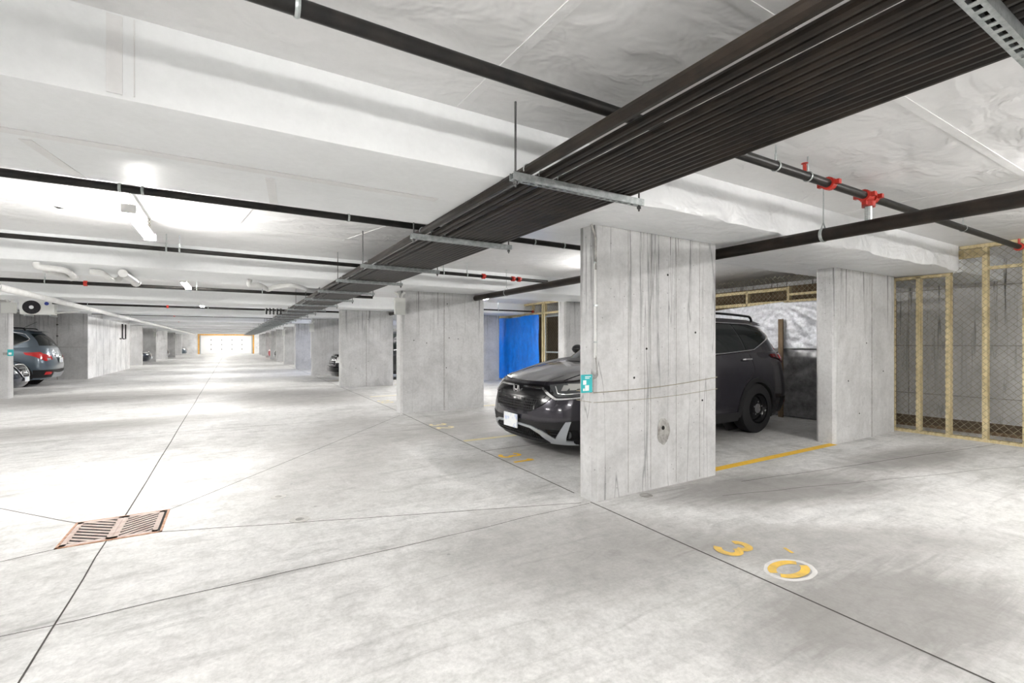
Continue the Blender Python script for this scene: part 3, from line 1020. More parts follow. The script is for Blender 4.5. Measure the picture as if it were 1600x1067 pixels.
# small cleanout covers in the floor
for (x, y, r, lab, mat) in ((0.44, 3.80, 0.07, 'round cleanout cover in the floor right of the drain grate', 'cover_pale'), (0.35, 4.45, 0.06, 'worn shallow patch in the floor beyond the cleanout cover', 'cover_pale'),
                            (3.05, 2.89, 0.055, 'dark oval floor cover at the foot of the nearest pillar', 'cover_dark')):
    t = thing('floor_cover', lab, 'cover', (x, y, 0))
    MB().lathe([(r, 0.0), (r, 0.003), (r * 0.8, 0.0035), (0.0, 0.0035)], (x, y, 0), 'Z', 20).build('lid', mat, t)
    MB().lathe([(r * 0.45, 0.0035), (r * 0.43, 0.0045), (0.0, 0.0045)], (x, y, 0), 'Z', 16).build('boss', 'cover_dark', t)

# ------------------------------------------------------------------ storage cages: timber studs and chain link
def chainlink(y0, y1, z0, z1, x, w=0.085, r=0.0034):
    m = MB()
    h = w / 2
    n = int((y1 - y0) / h)
    k = max(2, int((z1 - z0) / h))
    for i in range(n):
        pts = []
        for j in range(k + 1):
            s = (j + i) % 2
            pts.append((x + (0.003 if j % 2 else -0.003), y0 + (i + (s if i % 2 == 0 else s)) * h, z0 + (z1 - z0) * j / k))
        m.tube(pts, r, 3, False)
    return m


def stud(t, x, y, z0, z1, w=0.04, d=0.09, name='stud', mat='timber'):
    m = MB().box(x, x + d, y - w / 2, y + w / 2, z0, z1)
    return m.build(name, mat, t, smooth=0)


def rail(t, x, y0, y1, z0, z1, d=0.09, name='rail', mat='timber'):
    return MB().box(x, x + d, y0, y1, z0, z1).build(name, mat, t, smooth=0)


CX = 8.50
cage = thing('storage_cage', 'timber-framed chain-link storage cage at the right end of stall 30', 'cage', (CX, 1.5, 0))
for y in (3.19, 2.87):
    stud(cage, CX, y, 0.04, 2.25, 0.05)
for y in (2.54, 2.17, 1.80, 1.40, 0.9, 0.4, -0.2, -0.9):
    stud(cage, CX, y, 0.04, 2.56, 0.052)
rail(cage, CX, -1.2, 3.22, 0.0, 0.04, name='sole_plate')
rail(cage, CX, 2.56, 3.22, 2.225, 2.265, name='top_plate')
rail(cage, CX, -1.2, 2.42, 2.56, 2.605, name='top_plate')
rail(cage, CX + 0.01, 2.19, 2.52, 2.44, 2.55, 0.05, name='header')
rail(cage, CX + 0.01, -1.2, 2.15, 2.26, 2.30, 0.05, name='header')
tag(chainlink(2.5, 3.2, 0.03, 2.24, CX - 0.006).build('chain_link', 'wire_steel', cage), None, kind='stuff')
tag(chainlink(-1.2, 2.5, 0.03, 2.57, CX - 0.006).build('chain_link', 'wire_steel', cage), None, kind='stuff')
# things inside the cage
for y, mat, lab in ((3.32, 'timber_dark', 'dark board leaning inside the cage against the pillar end'), (3.62, 'cardboard', 'brown panel standing inside the cage')):
    o = MB().box(9.0, 9.03, y, y + 0.25, 0.0, 2.0).build('storage_board', mat, smooth=0)
    tag(o, lab, 'board')
o = MB().box(9.2, 10.2, -1.1, 4.2, 0.0, 0.05).build('storage_plinth', 'timber_dark', smooth=0)
tag(o, 'low dark wooden deck on the cage floor', 'deck')

cage2 = thing('storage_cage', 'chain-link cage with timber rails above the silver tarp, behind the grey car', 'cage', (CX, 5.5, 0))
for y in (3.6, 4.15, 4.72, 5.5, 6.3, 7.1, 7.9, 8.6):
    stud(cage2, CX, y, 0.0, 2.30, 0.04)
rail(cage2, CX, 3.5, 8.75, 2.0, 2.06); rail(cage2, CX, 4.72, 8.75, 2.24, 2.29); rail(cage2, CX, 4.0, 4.72, 2.14, 2.18, 0.05)
rail(cage2, CX, 3.5, 8.75, 0.0, 0.04, name='sole_plate')
tag(chainlink(3.5, 8.75, 1.98, 2.5, CX - 0.006).build('chain_link', 'wire_steel', cage2), None, kind='stuff')
rail(cage2, CX + 1.6, 4.3, 8.75, 0.0, 2.5, 0.02, 'cage_backing', 'timber_dark')

cage3 = thing('storage_cage', 'timber and chain-link cage with a mesh door, behind the blue tarp', 'cage', (CX, 13, 0))
for y in (11.25, 12.3, 12.42, 13.0, 13.8, 14.5, 15.3):
    stud(cage3, CX, y, 0.0, 2.58, 0.05 if y != 12.42 else 0.07)
rail(cage3, CX, 9.2, 15.4, 2.54, 2.6); rail(cage3, CX, 9.2, 15.4, 2.22, 2.28); rail(cage3, CX, 9.2, 15.4, 0.0, 0.04, name='sole_plate')
tag(chainlink(9.2, 15.4, 2.25, 2.58, CX - 0.006, 0.1, 0.0025).build('chain_link', 'wire_steel', cage3), None, kind='stuff')
dr = MB().box(CX - 0.02, CX + 0.01, 11.3, 11.34, 0.1, 2.15).box(CX - 0.02, CX + 0.01, 12.2, 12.24, 0.1, 2.15).box(CX - 0.02, CX + 0.01, 11.3, 12.24, 2.11, 2.15) \
    .box(CX - 0.02, CX + 0.01, 11.3, 12.24, 1.0, 1.04).box(CX - 0.02, CX + 0.01, 11.3, 12.24, 0.1, 0.14).build('mesh_door', 'galvanised', cage3, smooth=0)
tag(chainlink(11.3, 12.24, 0.12, 2.14, CX - 0.01, 0.1, 0.0025).build('door_mesh', 'wire_steel', dr), None, kind='stuff')
tag(chainlink(9.2, 11.3, 0.12, 2.24, CX - 0.01, 0.1, 0.0025).build('chain_link', 'wire_steel', cage3), None, kind='stuff')
rail(cage3, CX + 1.5, 9.0, 15.6, 0.0, 2.58, 0.02, 'cage_backing', 'timber_dark')


# ------------------------------------------------------------------ tarps
def tarp(name, label, mat, x, y0, y1, z0, z1, nu, nv, fn, hem=0.0):
    m = MB()

    def g(u, v):
        y = y0 + (y1 - y0) * u
        z = z0 + (z1 - z0) * v
        dx, dz = fn(u, v, y, z)
        return (x + dx, y, z + dz)
    m.grid(g, nu, nv)
    o = m.build(name, mat, None, smooth=80)
    sm = o.modifiers.new('thickness', 'SOLIDIFY')
    sm.thickness = 0.003
    return tag(o, label, 'tarp')


def fold_blue(u, v, y, z):
    d = -0.05 * noise.noise(Vector((y * 1.3, z * 0.8, 2))) - 0.02 * noise.noise(Vector((y * 6, z * 2.0, 5)))
    d += -0.022 * abs(math.sin((u * 1.0 - 0.35 * v) * 9)) ** 3 * (1 - v) - 0.01 * math.sin(y * 14 + z * 5) * (1 - v) * 0.6
    return d - 0.03, (0.02 * math.sin(u * 9) - 0.03 * u) * (v > 0.98) + 0.0


tarp('blue_tarp', 'bright blue tarp hung over the cage front behind the grey car', 'tarp_blue', CX - 0.03, 12.5, 15.5, 0.02, 2.2, 74, 50, fold_blue)


def fold_silver(u, v, y, z):
    # radiating pleats from the hook at y=4.75, top
    dy = y - 4.78; dz = z - 2.03
    a = math.atan2(dy, -dz + 1e-4)
    r = math.hypot(dy, dz)
    d = -0.018 * math.sin(a * 16) * min(1, r * 1.5) * math.exp(-r * 0.6) - 0.03 * noise.noise(Vector((y * 3, z * 3, 1))) - 0.014 * noise.noise(Vector((y * 11, z * 11, 4)))
    top = -0.12 * (min(abs(y - 4.75), 2.5)) * 0.5 if y > 4.75 else -0.02
    return d - 0.02, top * v


tarp('silver_tarp', 'crinkled silver tarp hung on the cage behind the grey car', 'tarp_silver', CX - 0.085, 3.55, 8.7, 1.202, 2.03, 150, 40, fold_silver)


def fold_dark(u, v, y, z):
    return -0.05 * noise.noise(Vector((y * 2.5, z * 3.5, 7))) - 0.02 * noise.noise(Vector((y * 8 + z * 4, z * 8, 9))) - 0.05, 0.0


tarp('dark_plastic_sheet', 'dark grey plastic sheet below the silver tarp behind the grey car', 'tarp_dark', CX - 0.035, 3.55, 8.7, 0.01, 1.20, 110, 40, fold_dark)
o = MB().box(CX - 0.20, CX - 0.17, 4.70, 4.78, 0.0, 1.72).build('timber_batten', 'timber_dark', smooth=0)
tag(o, 'short weathered batten pinning the silver tarp behind the car tail', 'batten')

# ------------------------------------------------------------------ fittings on the pillars
jb = thing('junction_box', 'small box with a teal sticker on the corner of the nearest pillar', 'box', (2.50, 3.02, 0.97))
MB().box(2.50, 2.55, 2.985, 3.05, 0.90, 1.04).build('box_body', 'cover_dark', jb, smooth=0)
MB().box(2.415, 2.525, 2.972, 2.982, 0.90, 1.045).build('sticker_plate', 'teal', jb, smooth=0)
m = MB()
m.box(2.43, 2.462, 2.9705, 2.972, 0.965, 1.0); m.box(2.45, 2.49, 2.9705, 2.972, 0.915, 0.96); m.box(2.43, 2.445, 2.9705, 2.972, 0.915, 0.935)
m.box(2.45, 2.51, 2.9705, 2.972, 1.025, 1.031); m.box(2.45, 2.495, 2.9705, 2.972, 1.013, 1.018)
m.build('print', 'sticker_white', jb, smooth=0)
cd = thing('pillar_conduit', 'thin grey conduit and cable running down the corner of the nearest pillar', 'conduit', (2.56, 2.99, 1.0))
MB().tube([(2.566, 2.985, 1.18), (2.566, 2.985, 1.95)], 0.011, 8).build('conduit', 'pipe_white', cd)
MB().tube(smooth_path([(2.53, 2.99, 1.0), (2.57, 2.965, 1.03), (2.575, 2.975, 1.1), (2.566, 2.98, 1.2)]), 0.006, 6).build('cable', 'cover_dark', cd)
MB().tube(smooth_path([(2.566, 2.98, 1.9), (2.567, 2.978, 2.08), (2.555, 2.978, 2.18), (2.52, 2.98, 2.265)]), 0.010, 6).build('cable', 'cover_dark', cd)
for z in (1.95, 1.3, 1.6):
    MB().box(2.55, 2.582, 2.972, 2.984, z, z + 0.014).build('strap', 'galvanised', cd, smooth=0)
for (z0, z1, r, lab) in ((0.895, 0.965, 0.003, 'upper thin wire wrapped round the nearest pillar'), (0.815, 0.85, 0.002, 'lower thin wire wrapped round the nearest pillar')):
    pts = [(2.54 + 1.58 * t, 2.975, z0 + (z1 - z0) * t - 0.02 * math.sin(PI * t)) for t in np.linspace(0, 1, 14)] + [(4.118, 3.2, z1), (2.54, 3.196, z0), (2.54, 3.0, z0)]
    tag(MB().tube(pts, r, 5).build('wrapped_wire', 'wire_steel'), lab, 'wire')


def wall_box(x, y, z0, z1, label, wx=0.16, conduit=True):
    t = thing('electrical_box', label, 'box', (x, y, z0), group='boxes on the pillar corners')
    MB().box(x - wx / 2, x + wx / 2, y - 0.09, y - 0.005, z0, z1).build('box_body', 'box_grey', t, smooth=0)
    MB().box(x - wx / 2 - 0.006, x + wx / 2 + 0.006, y - 0.098, y - 0.09, z0 - 0.006, z1 + 0.006).build('cover', 'box_grey', t, smooth=0)
    for s in (-1, 1):
        MB().tube(smooth_path([(x + s * 0.03, y - 0.05, z1), (x + s * 0.05, y - 0.06, z1 + 0.07), (x + s * 0.1, y - 0.05, z1 + 0.1)], 4), 0.022, 8).build('elbow', 'pipe_white', t)
    if conduit:
        MB().tube([(x - 0.03, y - 0.02, z0), (x - 0.03, y - 0.02, 0.7)], 0.014, 8).build('conduit', 'pipe_white', t)


wall_box(2.66, PILLAR_Y[1], 1.82, 2.12, 'pale electrical box high on the corner of the second pillar', 0.18, False)
wall_box(2.78, PILLAR_Y[3], 1.75, 2.05, 'pale electrical box with a conduit on the fourth pillar corner')
wall_box(2.78, PILLAR_Y[5], 1.75, 2.05, 'pale electrical box on the sixth pillar corner', 0.16, False)
wall_box(2.78, PILLAR_Y[7], 1.75, 2.05, 'pale electrical box on the eighth pillar corner', 0.16, False)
wall_box(-4.42, 15.5, 2.0, 2.24, 'pale electrical box on the pillar at the left picture edge', 0.24, False)
wall_box(-4.5, 41.0, 1.75, 2.05, 'pale electrical box on a left pillar past the stairwell', 0.16, False)
wall_box(-4.5, 54.4, 1.75, 2.05, 'pale electrical box on a distant left pillar', 0.16, False)
sg = thing('pillar_sign', 'small teal sign clamped to the pillar at the left picture edge', 'sign', (-4.42, 15.45, 1.0))
MB().box(-4.44, -4.34, 15.40, 15.42, 1.0, 1.15).build('plate', 'teal', sg, smooth=0)
MB().box(-4.52, -4.42, 15.42, 15.5, 1.02, 1.08).build('clamp', 'cover_dark', sg, smooth=0)
MB().box(-4.42, -4.37, 15.398, 15.40, 1.03, 1.08).build('print', 'sticker_white', sg, smooth=0)
wf = thing('wall_bracket', 'black pipe bracket hanging at the end of the bright stairwell wall', 'bracket', (-4.3, 29.5, 1.4))
for yy in (28.6, 29.4):
    MB().tube([(-4.38, yy, 2.2), (-4.38, yy, 1.5), (-4.38, yy - 0.5, 1.5)], 0.03, 6).build('pipe', 'pipe_black', wf)

# air conditioner on the stairwell wall
ac = thing('air_conditioner', 'white air-conditioning unit with round dark fan hung high on the left above the crossover', 'air conditioner', (-4.85, 19.0, 2.1))
ax0, ax1, az0, az1, ay = -5.20, -4.47, 2.13, 2.545, 18.9
MB().box(ax0, ax1, ay, ay + 0.29, az0, az1).build('casing', 'ac_white', ac, smooth=0)
fc = (-4.95, ay - 0.004, (az0 + az1) / 2)
MB().lathe([(0.0, -0.004), (0.19, -0.004), (0.196, 0.004)], fc, 'Y', 28).build('fan_opening', 'ac_dark', ac)
fm = MB()
for r in (0.055, 0.09, 0.125, 0.16, 0.19):
    fm.ring((fc[0], fc[1] - 0.012, fc[2]), r, 0.004, 'Y', 28, 4)
for i in range(12):
    a = 2 * PI * i / 12
    fm.tube([(fc[0] + 0.05 * math.cos(a), fc[1] - 0.012, fc[2] + 0.05 * math.sin(a)), (fc[0] + 0.19 * math.cos(a), fc[1] - 0.012, fc[2] + 0.19 * math.sin(a))], 0.004, 4)
fm.build('fan_guard', 'black_plastic', ac)
MB().lathe([(0.0, -0.02), (0.05, -0.02), (0.055, -0.005)], fc, 'Y', 16).build('fan_hub', 'sticker_white', ac)
MB().lathe([(0.0, -0.006), (0.05, -0.006), (0.05, 0)], (-4.63, ay, az1 - 0.09), 'Y', 16).build('badge', 'ac_blue', ac)
for x in (-5.1, -4.57):
    MB().bar((x, ay + 0.02, az0 - 0.02), (x, 19.6, az0 - 0.02), 0.04, 0.04).build('bracket', 'galvanised', ac, smooth=0)
MB().tube(smooth_path([(-4.47, ay + 0.15, az0 + 0.05), (-4.3, ay + 0.16, az0 + 0.08), (-4.05, ay + 0.3, az0 + 0.12), (-4.0, 19.29, az0 + 0.12)]), 0.02, 8).build('hose', 'pipe_white', ac)


# ------------------------------------------------------------------ cars
class Shell:
    """half shell: q runs 0 front centre -> 1 rear centre, v bottom -> top"""
    def __init__(s, nose, tail, hw, zb, zt, Lf, Lr, nf=2.7, nr=2.9, waist=0.03):
        s.nose, s.tail, s.hw, s.zb, s.zt, s.Lf, s.Lr, s.nf, s.nr, s.waist = nose, tail, hw, zb, zt, Lf, Lr, nf, nr, waist

    @staticmethod
    def ip(tab, t):
        xs = [a for a, _ in tab]; ys = [b for _, b in tab]
        if t <= xs[0]: return ys[0]
        if t >= xs[-1]: return ys[-1]
        i = max(k for k in range(len(xs)) if xs[k] <= t)
        i = min(i, len(xs) - 2)
        h = xs[i + 1] - xs[i]
        d = [(ys[k + 1] - ys[k]) / (xs[k + 1] - xs[k]) for k in range(len(xs) - 1)]

        def m(k):
            if k == 0: return d[0]
            if k == len(xs) - 1: return d[-1]
            return 0 if d[k - 1] * d[k] <= 0 else 2 * d[k - 1] * d[k] / (d[k - 1] + d[k])
        u = (t - xs[i]) / h
        return ((2 * u ** 3 - 3 * u * u + 1) * ys[i] + (u ** 3 - 2 * u * u + u) * h * m(i) + (-2 * u ** 3 + 3 * u * u) * ys[i + 1] + (u ** 3 - u * u) * h * m(i + 1))

    def pt(s, q, v):
        ip = s.ip
        n0 = ip(s.nose, v); t0 = ip(s.tail, v); w = ip(s.hw, v)
        q = min(max(q, 0.0), 1.0)
        if q < 0.25:
            th = q / 0.25 * PI / 2
            x = n0 + s.Lf * (1 - max(math.cos(th), 0.0) ** (2 / s.nf)); y = w * math.sin(th) ** (2 / s.nf)
        elif q <= 0.75:
            u = (q - 0.25) / 0.5
            a = n0 + s.Lf; b = t0 - s.Lr
            x = a + u * (b - a); y = w
        else:
            th = (1 - q) / 0.25 * PI / 2
            x = t0 - s.Lr * (1 - max(math.cos(th), 0.0) ** (2 / s.nr)); y = w * math.sin(max(th, 0)) ** (2 / s.nr)
        c = (n0 + t0) / 2
        k = (x - c) / ((t0 - n0) / 2)
        y *= 1 - s.waist * k * k
        z = ip(s.zb, q) + (ip(s.zt, q) - ip(s.zb, q)) * v
        return Vector((x, -y, z))

    def inv(s, spec):
        kind, a, z = spec
        q = 0.5 if kind == 's' else (0.1 if kind == 'f' else 0.9)
        for _ in range(4):
            zb = s.ip(s.zb, q); zt = s.ip(s.zt, q)
            v = min(max((z - zb) / (zt - zb), 0), 1)
            lo, hi = {'s': (0, 1), 'f': (0, 0.25), 'r': (0.75, 1)}[kind]
            for _ in range(26):
                mid = (lo + hi) / 2
                p = s.pt(mid, v)
                val = p.x if kind == 's' else -p.y
                if (val < a) == (kind != 'r'):
                    lo = mid
                else:
                    hi = mid
            q = (lo + hi) / 2
        return q, v

    def nrm(s, q, v):
        e = 0.004
        a = s.pt(min(q + e, 1), v) - s.pt(max(q - e, 0), v)
        b = s.pt(q, min(v + e, 1)) - s.pt(q, max(v - e, 0))
        n = a.cross(b)
        if n.length < 1e-9:
            return Vector((-1 if q < 0.5 else 1, 0, 0))
        n.normalize()
        # outward
        p = s.pt(q, v)
        if n.dot(p - Vector((s.mid, 0, p.z - 0.3))) < 0:
            n = -n
        return n
    mid = 2.3


def resample(pts, n):
    seg = [0]
    for a, b in zip(pts[:-1], pts[1:]):
        seg.append(seg[-1] + math.hypot(b[0] - a[0], (b[1] - a[1]) * 0.5) + 1e-9)
    out = []
    for i in range(n + 1):
        t = seg[-1] * i / n
        k = max(j for j in range(len(seg)) if seg[j] <= t + 1e-12)
        k = min(k, len(pts) - 2)
        u = (t - seg[k]) / (seg[k + 1] - seg[k])
        out.append((pts[k][0] + (pts[k + 1][0] - pts[k][0]) * u, pts[k][1] + (pts[k + 1][1] - pts[k][1]) * u))
    return out


def patch(m, sh, low, high, nu=16, nv=4, off=0.004, sides=(1, -1)):
    A = resample([sh.inv(p) for p in low], nu)
    B = resample([sh.inv(p) for p in high], nu)
    for sd in sides:
        P = []
        for i in range(nu + 1):
            col = []
            for j in range(nv + 1):
                t = j / nv
                q = A[i][0] + (B[i][0] - A[i][0]) * t
                v = A[i][1] + (B[i][1] - A[i][1]) * t
                p = sh.pt(q, v); n = sh.nrm(q, v)
                col.append((p, n))
            P.append(col)
        V = []
        idx = {}
        for i in range(nu + 1):
            for j in range(nv + 1):
                p, n = P[i][j]
                w = p + n * off
                idx[i, j] = len(V); V.append((w.x, w.y * sd, w.z))
        F = [(idx[i, j], idx[i + 1, j], idx[i + 1, j + 1], idx[i, j + 1]) for i in range(nu) for j in range(nv)]
        # skirt back to the surface
        border = [(i, 0) for i in range(nu + 1)] + [(nu, j) for j in range(1, nv + 1)] + [(i, nv) for i in range(nu - 1, -1, -1)] + [(0, j) for j in range(nv - 1, 0, -1)]
        sk = []
        for (i, j) in border:
            p, n = P[i][j]
            w = p - n * 0.006
            sk.append(len(V)); V.append((w.x, w.y * sd, w.z))
        nb = len(border)
        for k in range(nb):
            F.append((idx[border[k]], sk[k], sk[(k + 1) % nb], idx[border[(k + 1) % nb]]))
        if sd < 0:
            F = [tuple(reversed(f)) for f in F]
        m.add(V, F)
    return m


def pair(sh, name, mat, parents, *pats, smooth=35):
    """the same patch built once for each side of a car"""
    out = []
    for i, sd in enumerate((1, -1)):
        g = MB()
        for (low, high, nu, nv, off) in pats:
            patch(g, sh, low, high, nu, nv, off, (sd,))
        out.append(g.build(name, mat, parents[i] if isinstance(parents, list) else parents, local=True))
    return out


def pairline(sh, name, mat, parents, *pats):
    out = []
    for i, sd in enumerate((1, -1)):
        for (specs, r, n, off) in pats:
            g = MB()
            line(g, sh, specs, r, n, off, (sd,))
            out.append(g.build(name, mat, parents[i] if isinstance(parents, list) else parents, local=True))
    return out


def line(m, sh, specs, r=0.006, n=24, off=0.003, sides=(1, -1)):
    A = resample([sh.inv(p) for p in specs], n)
    for sd in sides:
        pts = []
        for q, v in A:
            p = sh.pt(q, v) + sh.nrm(q, v) * off
            pts.append((p.x, p.y * sd, p.z))
        m.tube(pts, r, 6)
    return m


def wheel(parent, x, y, R, w, rim, spokes=0, side=-1):
    """side -1: outer face looks to -y"""
    t = MB()
    o = side
    t.lathe([(R * 0.62, -w / 2), (R * 0.80, -w / 2 - 0.004), (R * 0.94, -w / 2 + 0.01), (R, -w / 2 + 0.035), (R, w / 2 - 0.035), (R * 0.94, w / 2 - 0.01), (R * 0.80, w / 2 + 0.004), (R * 0.62, w / 2)], (x, y, R), 'Y', 36)
    for k in range(4):
        t.ring((x, y - 0.06 + 0.04 * k, R), R, 0.003, 'Y', 36, 4)
    ty = t.build('tyre', 'rubber', parent, local=True)
    r = MB()
    f = o * (w / 2 - 0.01)
    r.lathe([(R * 0.63, f * 1.0), (R * 0.60, f * 0.98), (R * 0.57, f * 0.72), (R * 0.50, f * 0.55), (R * 0.46, f * 0.62), (R * 0.28, f * 0.80), (R * 0.18, f * 0.80), (0.0, f * 0.80)], (x, y, R), 'Y', 32)
    r.lathe([(R * 0.63, -f), (0.0, -f)], (x, y, R), 'Y', 20)
    rm = r.build('rim', rim, ty, local=True, fix=False)
    c = MB()
    c.lathe([(R * 0.20, f * 0.80), (R * 0.20, f * 0.95), (R * 0.13, f * 1.0), (0.0, f * 1.0)], (x, y, R), 'Y', 16)
    for i in range(5):
        a = 2 * PI * i / 5 + 0.3
        c.lathe([(0.013, f * 0.8), (0.013, f * 1.0), (0.0, f * 1.02)], (x + math.cos(a) * R * 0.27, y, R + math.sin(a) * R * 0.27), 'Y', 8)
    c.build('hub', 'chrome', rm, local=True)
    if spokes:
        sp = MB()
        for i in range(spokes):
            a = 2 * PI * i / spokes + 0.2
            d = Vector((math.cos(a), 0, math.sin(a)))
            sp.bar(Vector((x, y + f * 0.9, R)) + d * R * 0.1, Vector((x, y + f * 0.9, R)) + d * R * 0.6, 0.05, 0.03, up=(0, 1, 0))
        sp.build('spokes', 'silver_trim', rm, local=True)
    return ty


def make_car(name, label, cat, loc, rot, paint, L=4.6, W=0.925, H=1.64, kind='suv', fr=0.84, wx=(0.93, 3.59), R=0.355, rim='black_gloss', spokes=0, detail='full', cab=None, cladding='black_plastic', bl=0.61):
    root = thing(name, label, cat, loc, rot)
    k = L / 4.6
    belt = bl * H
    zr = 0.22
    B = Shell(nose=[(0, 0.11), (0.15, 0.035), (0.38, 0.0), (0.55, 0.012), (0.8, 0.065), (1, 0.15)],
              tail=[(0, L - 0.12), (0.2, L - 0.03), (0.4, L), (0.62, L - 0.03), (0.8, L - 0.07), (1, L - 0.12)],
              hw=[(0, W - 0.07), (0.12, W - 0.03), (0.4, W), (0.62, W - 0.005), (0.85, W - 0.025), (1, W - 0.075)],
              zb=[(0, 0.15), (0.2, 0.16), (0.3, 0.19), (0.7, 0.2), (1, 0.26)],
              zt=[(0, fr), (0.12, fr + 0.015), (0.22, fr + 0.06), (0.30, fr + 0.115), (0.42, belt), (0.75, belt + 0.08), (1, belt + 0.085)], Lf=0.62, Lr=0.45)
    B.mid = L / 2
    gb = [(0, fr + 0.20), (0.12, fr + 0.20), (0.25, belt + 0.015), (0.4, belt + 0.01), (0.75, belt + 0.09), (1, belt + 0.105)]
    c0, c1, c2, c3 = cab or (1.18 * k, 2.0 * k, L - 0.14, L - 0.52)
    G = Shell(nose=[(0, c0), (0.5, c0 + (c1 - c0) * 0.52), (1, c1)],
              tail=[(0, c2), (0.35, c2 - (c2 - c3) * 0.22), (0.7, c2 - (c2 - c3) * 0.6), (1, c3)],
              hw=[(0, W - 0.10), (0.4, W - 0.15), (0.75, W - 0.225), (1, W - 0.31)],
              zb=gb, zt=[(0, H - 0.02), (0.5, H - 0.02), (0.8, H - 0.035), (1, H - 0.06)], Lf=0.5 * k, Lr=0.40, nf=2.4, nr=2.6, waist=0.02)
    G.mid = L / 2
    body = MB()
    NQ = 150 if detail == 'full' else 90
    NV = 30 if detail == 'full' else 18
    qs = []
    for i in range(NQ + 1):
        qs.append(i / NQ)
    ra = R + 0.05
    for sd in (1, -1):
        V = []
        for q in qs:
            for j in range(NV + 1):
                p = B.pt(q, j / NV)
                V.append((p.x, p.y * sd, p.z))
        F = []
        for i in range(NQ):
            for j in range(NV):
                a, b, c, d = i * (NV + 1) + j, (i + 1) * (NV + 1) + j, (i + 1) * (NV + 1) + j + 1, i * (NV + 1) + j + 1
                mx = (V[a][0] + V[c][0]) / 2; mz = (V[a][2] + V[c][2]) / 2
                if 0.15 < qs[i] < 0.85 and any(math.hypot(mx - w, mz - R) < ra for w in wx):
                    continue
                F.append((a, b, c, d) if sd > 0 else (d, c, b, a))
        body.add(V, F)
        # deck and bonnet: from the lower shell's top edge to the cabin base
        V = []
        ND = 10
        for q in qs:
            a = B.pt(q, 1); b = G.pt(q, 0)
            for j in range(ND + 1):
                t = j / ND
                p = a.lerp(b, t)
                p.z = a.z + (b.z - a.z) * (1 - (1 - t) ** 1.7)
                V.append((p.x, p.y * sd, p.z))
        F = [(i * (ND + 1) + j, (i + 1) * (ND + 1) + j, (i + 1) * (ND + 1) + j + 1, i * (ND + 1) + j + 1) for i in range(NQ) for j in range(ND)]
        body.add(V, F if sd > 0 else [tuple(reversed(f)) for f in F])
        V = []
        NG = 14
        for q in qs:
            for j in range(NG + 1):
                p = G.pt(q, j / NG)
                V.append((p.x, p.y * sd, p.z))
        F = [(i * (NG + 1) + j, (i + 1) * (NG + 1) + j, (i + 1) * (NG + 1) + j + 1, i * (NG + 1) + j + 1) for i in range(NQ) for j in range(NG)]
        body.add(V, F if sd > 0 else [tuple(reversed(f)) for f in F])
    # roof
    V = []
    NR = 12
    for q in qs:
        p = G.pt(q, 1)
        for j in range(NR + 1):
            t = -1 + 2 * j / NR
            V.append((p.x, p.y * -t, p.z + 0.045 * (1 - t * t) * min(1, abs(p.y) * 2.2)))
    body.add(V, [(i * (NR + 1) + j, i * (NR + 1) + j + 1, (i + 1) * (NR + 1) + j + 1, (i + 1) * (NR + 1) + j) for i in range(NQ) for j in range(NR)])
    # underside
    body.box(0.25, L - 0.3, -W + 0.2, W - 0.2, 0.2, 0.26)
    bo = body.build('body', paint, root, smooth=60, local=True)
    # wheel wells
    for w in wx:
        for sd in (1, -1):
            well = MB()
            n = 16
            V = []
            for i in range(n + 1):
                a = PI * (-0.12 + 1.24 * i / n)
                for yy in (W - 0.045, W - 0.36):
                    V.append((w + ra * 1.02 * math.cos(a), -yy * sd, R + ra * 1.02 * math.sin(a)))
            well.add(V, [(2 * i, 2 * i + 1, 2 * i + 3, 2 * i + 2) for i in range(n)])
            well.add([(w + ra * math.cos(2 * PI * i / 20), -(W - 0.36) * sd, R + ra * math.sin(2 * PI * i / 20)) for i in range(20)], [tuple(range(20))])
            well.build('wheel_well', 'pit_black', root, local=True)
    # arch cladding, sills
    for w in wx:
        lo = []
        hi = []
        for i in range(17):
            a = PI * (1.08 - 1.16 * i / 16)
            lo.append(('s', w + (ra - 0.02) * math.cos(a), max(0.2, R + (ra - 0.02) * math.sin(a))))
            hi.append(('s', w + (ra + 0.045) * math.cos(a), max(0.2, R + (ra + 0.045) * math.sin(a))))
        pair(B, 'arch_cladding', cladding, root, (lo, hi, 32, 2, 0.012))
    pair(B, 'sill_cladding', cladding, root, ([('s', wx[0] + ra, 0.2), ('s', wx[1] - ra, 0.205)], [('s', wx[0] + ra, 0.33), ('s', wx[1] - ra, 0.33)], 16, 3, 0.012))
    cl = MB()
    patch(cl, B, [('r', 0.0, 0.27), ('r', W * 0.7, 0.27), ('s', L - 0.45, 0.27)], [('r', 0.0, 0.50), ('r', W * 0.7, 0.50), ('s', L - 0.42, 0.50)], 20, 4, 0.012)
    cl.build('rear_cladding', cladding, root, local=True)
    for w in wx:
        for sd in (-1, 1):
            wheel(root, w, sd * (W - 0.115), R, 0.225, rim, spokes, sd)
    # glazing
    gz = lambda z: z
    top = H - 0.10
    bz = belt + 0.05
    xa0, xa1 = c0 + 0.52 * k, c1 + 0.30 * k
    mid = 2.50 * k
    win = []
    pair(G, 'front_side_window', 'glass_dark', root, ([('s', xa0, bz), ('s', mid - 0.04, bz + 0.015)], [('s', xa1, top - 0.03), ('s', mid - 0.04, top)], 14, 6, 0.004))
    e0 = 3.42 * k
    pair(G, 'rear_side_window', 'glass_dark', root, ([('s', mid + 0.04, bz + 0.015), ('s', e0, bz + 0.06)], [('s', mid + 0.04, top), ('s', e0 - 0.16, top - 0.01)], 14, 6, 0.004))
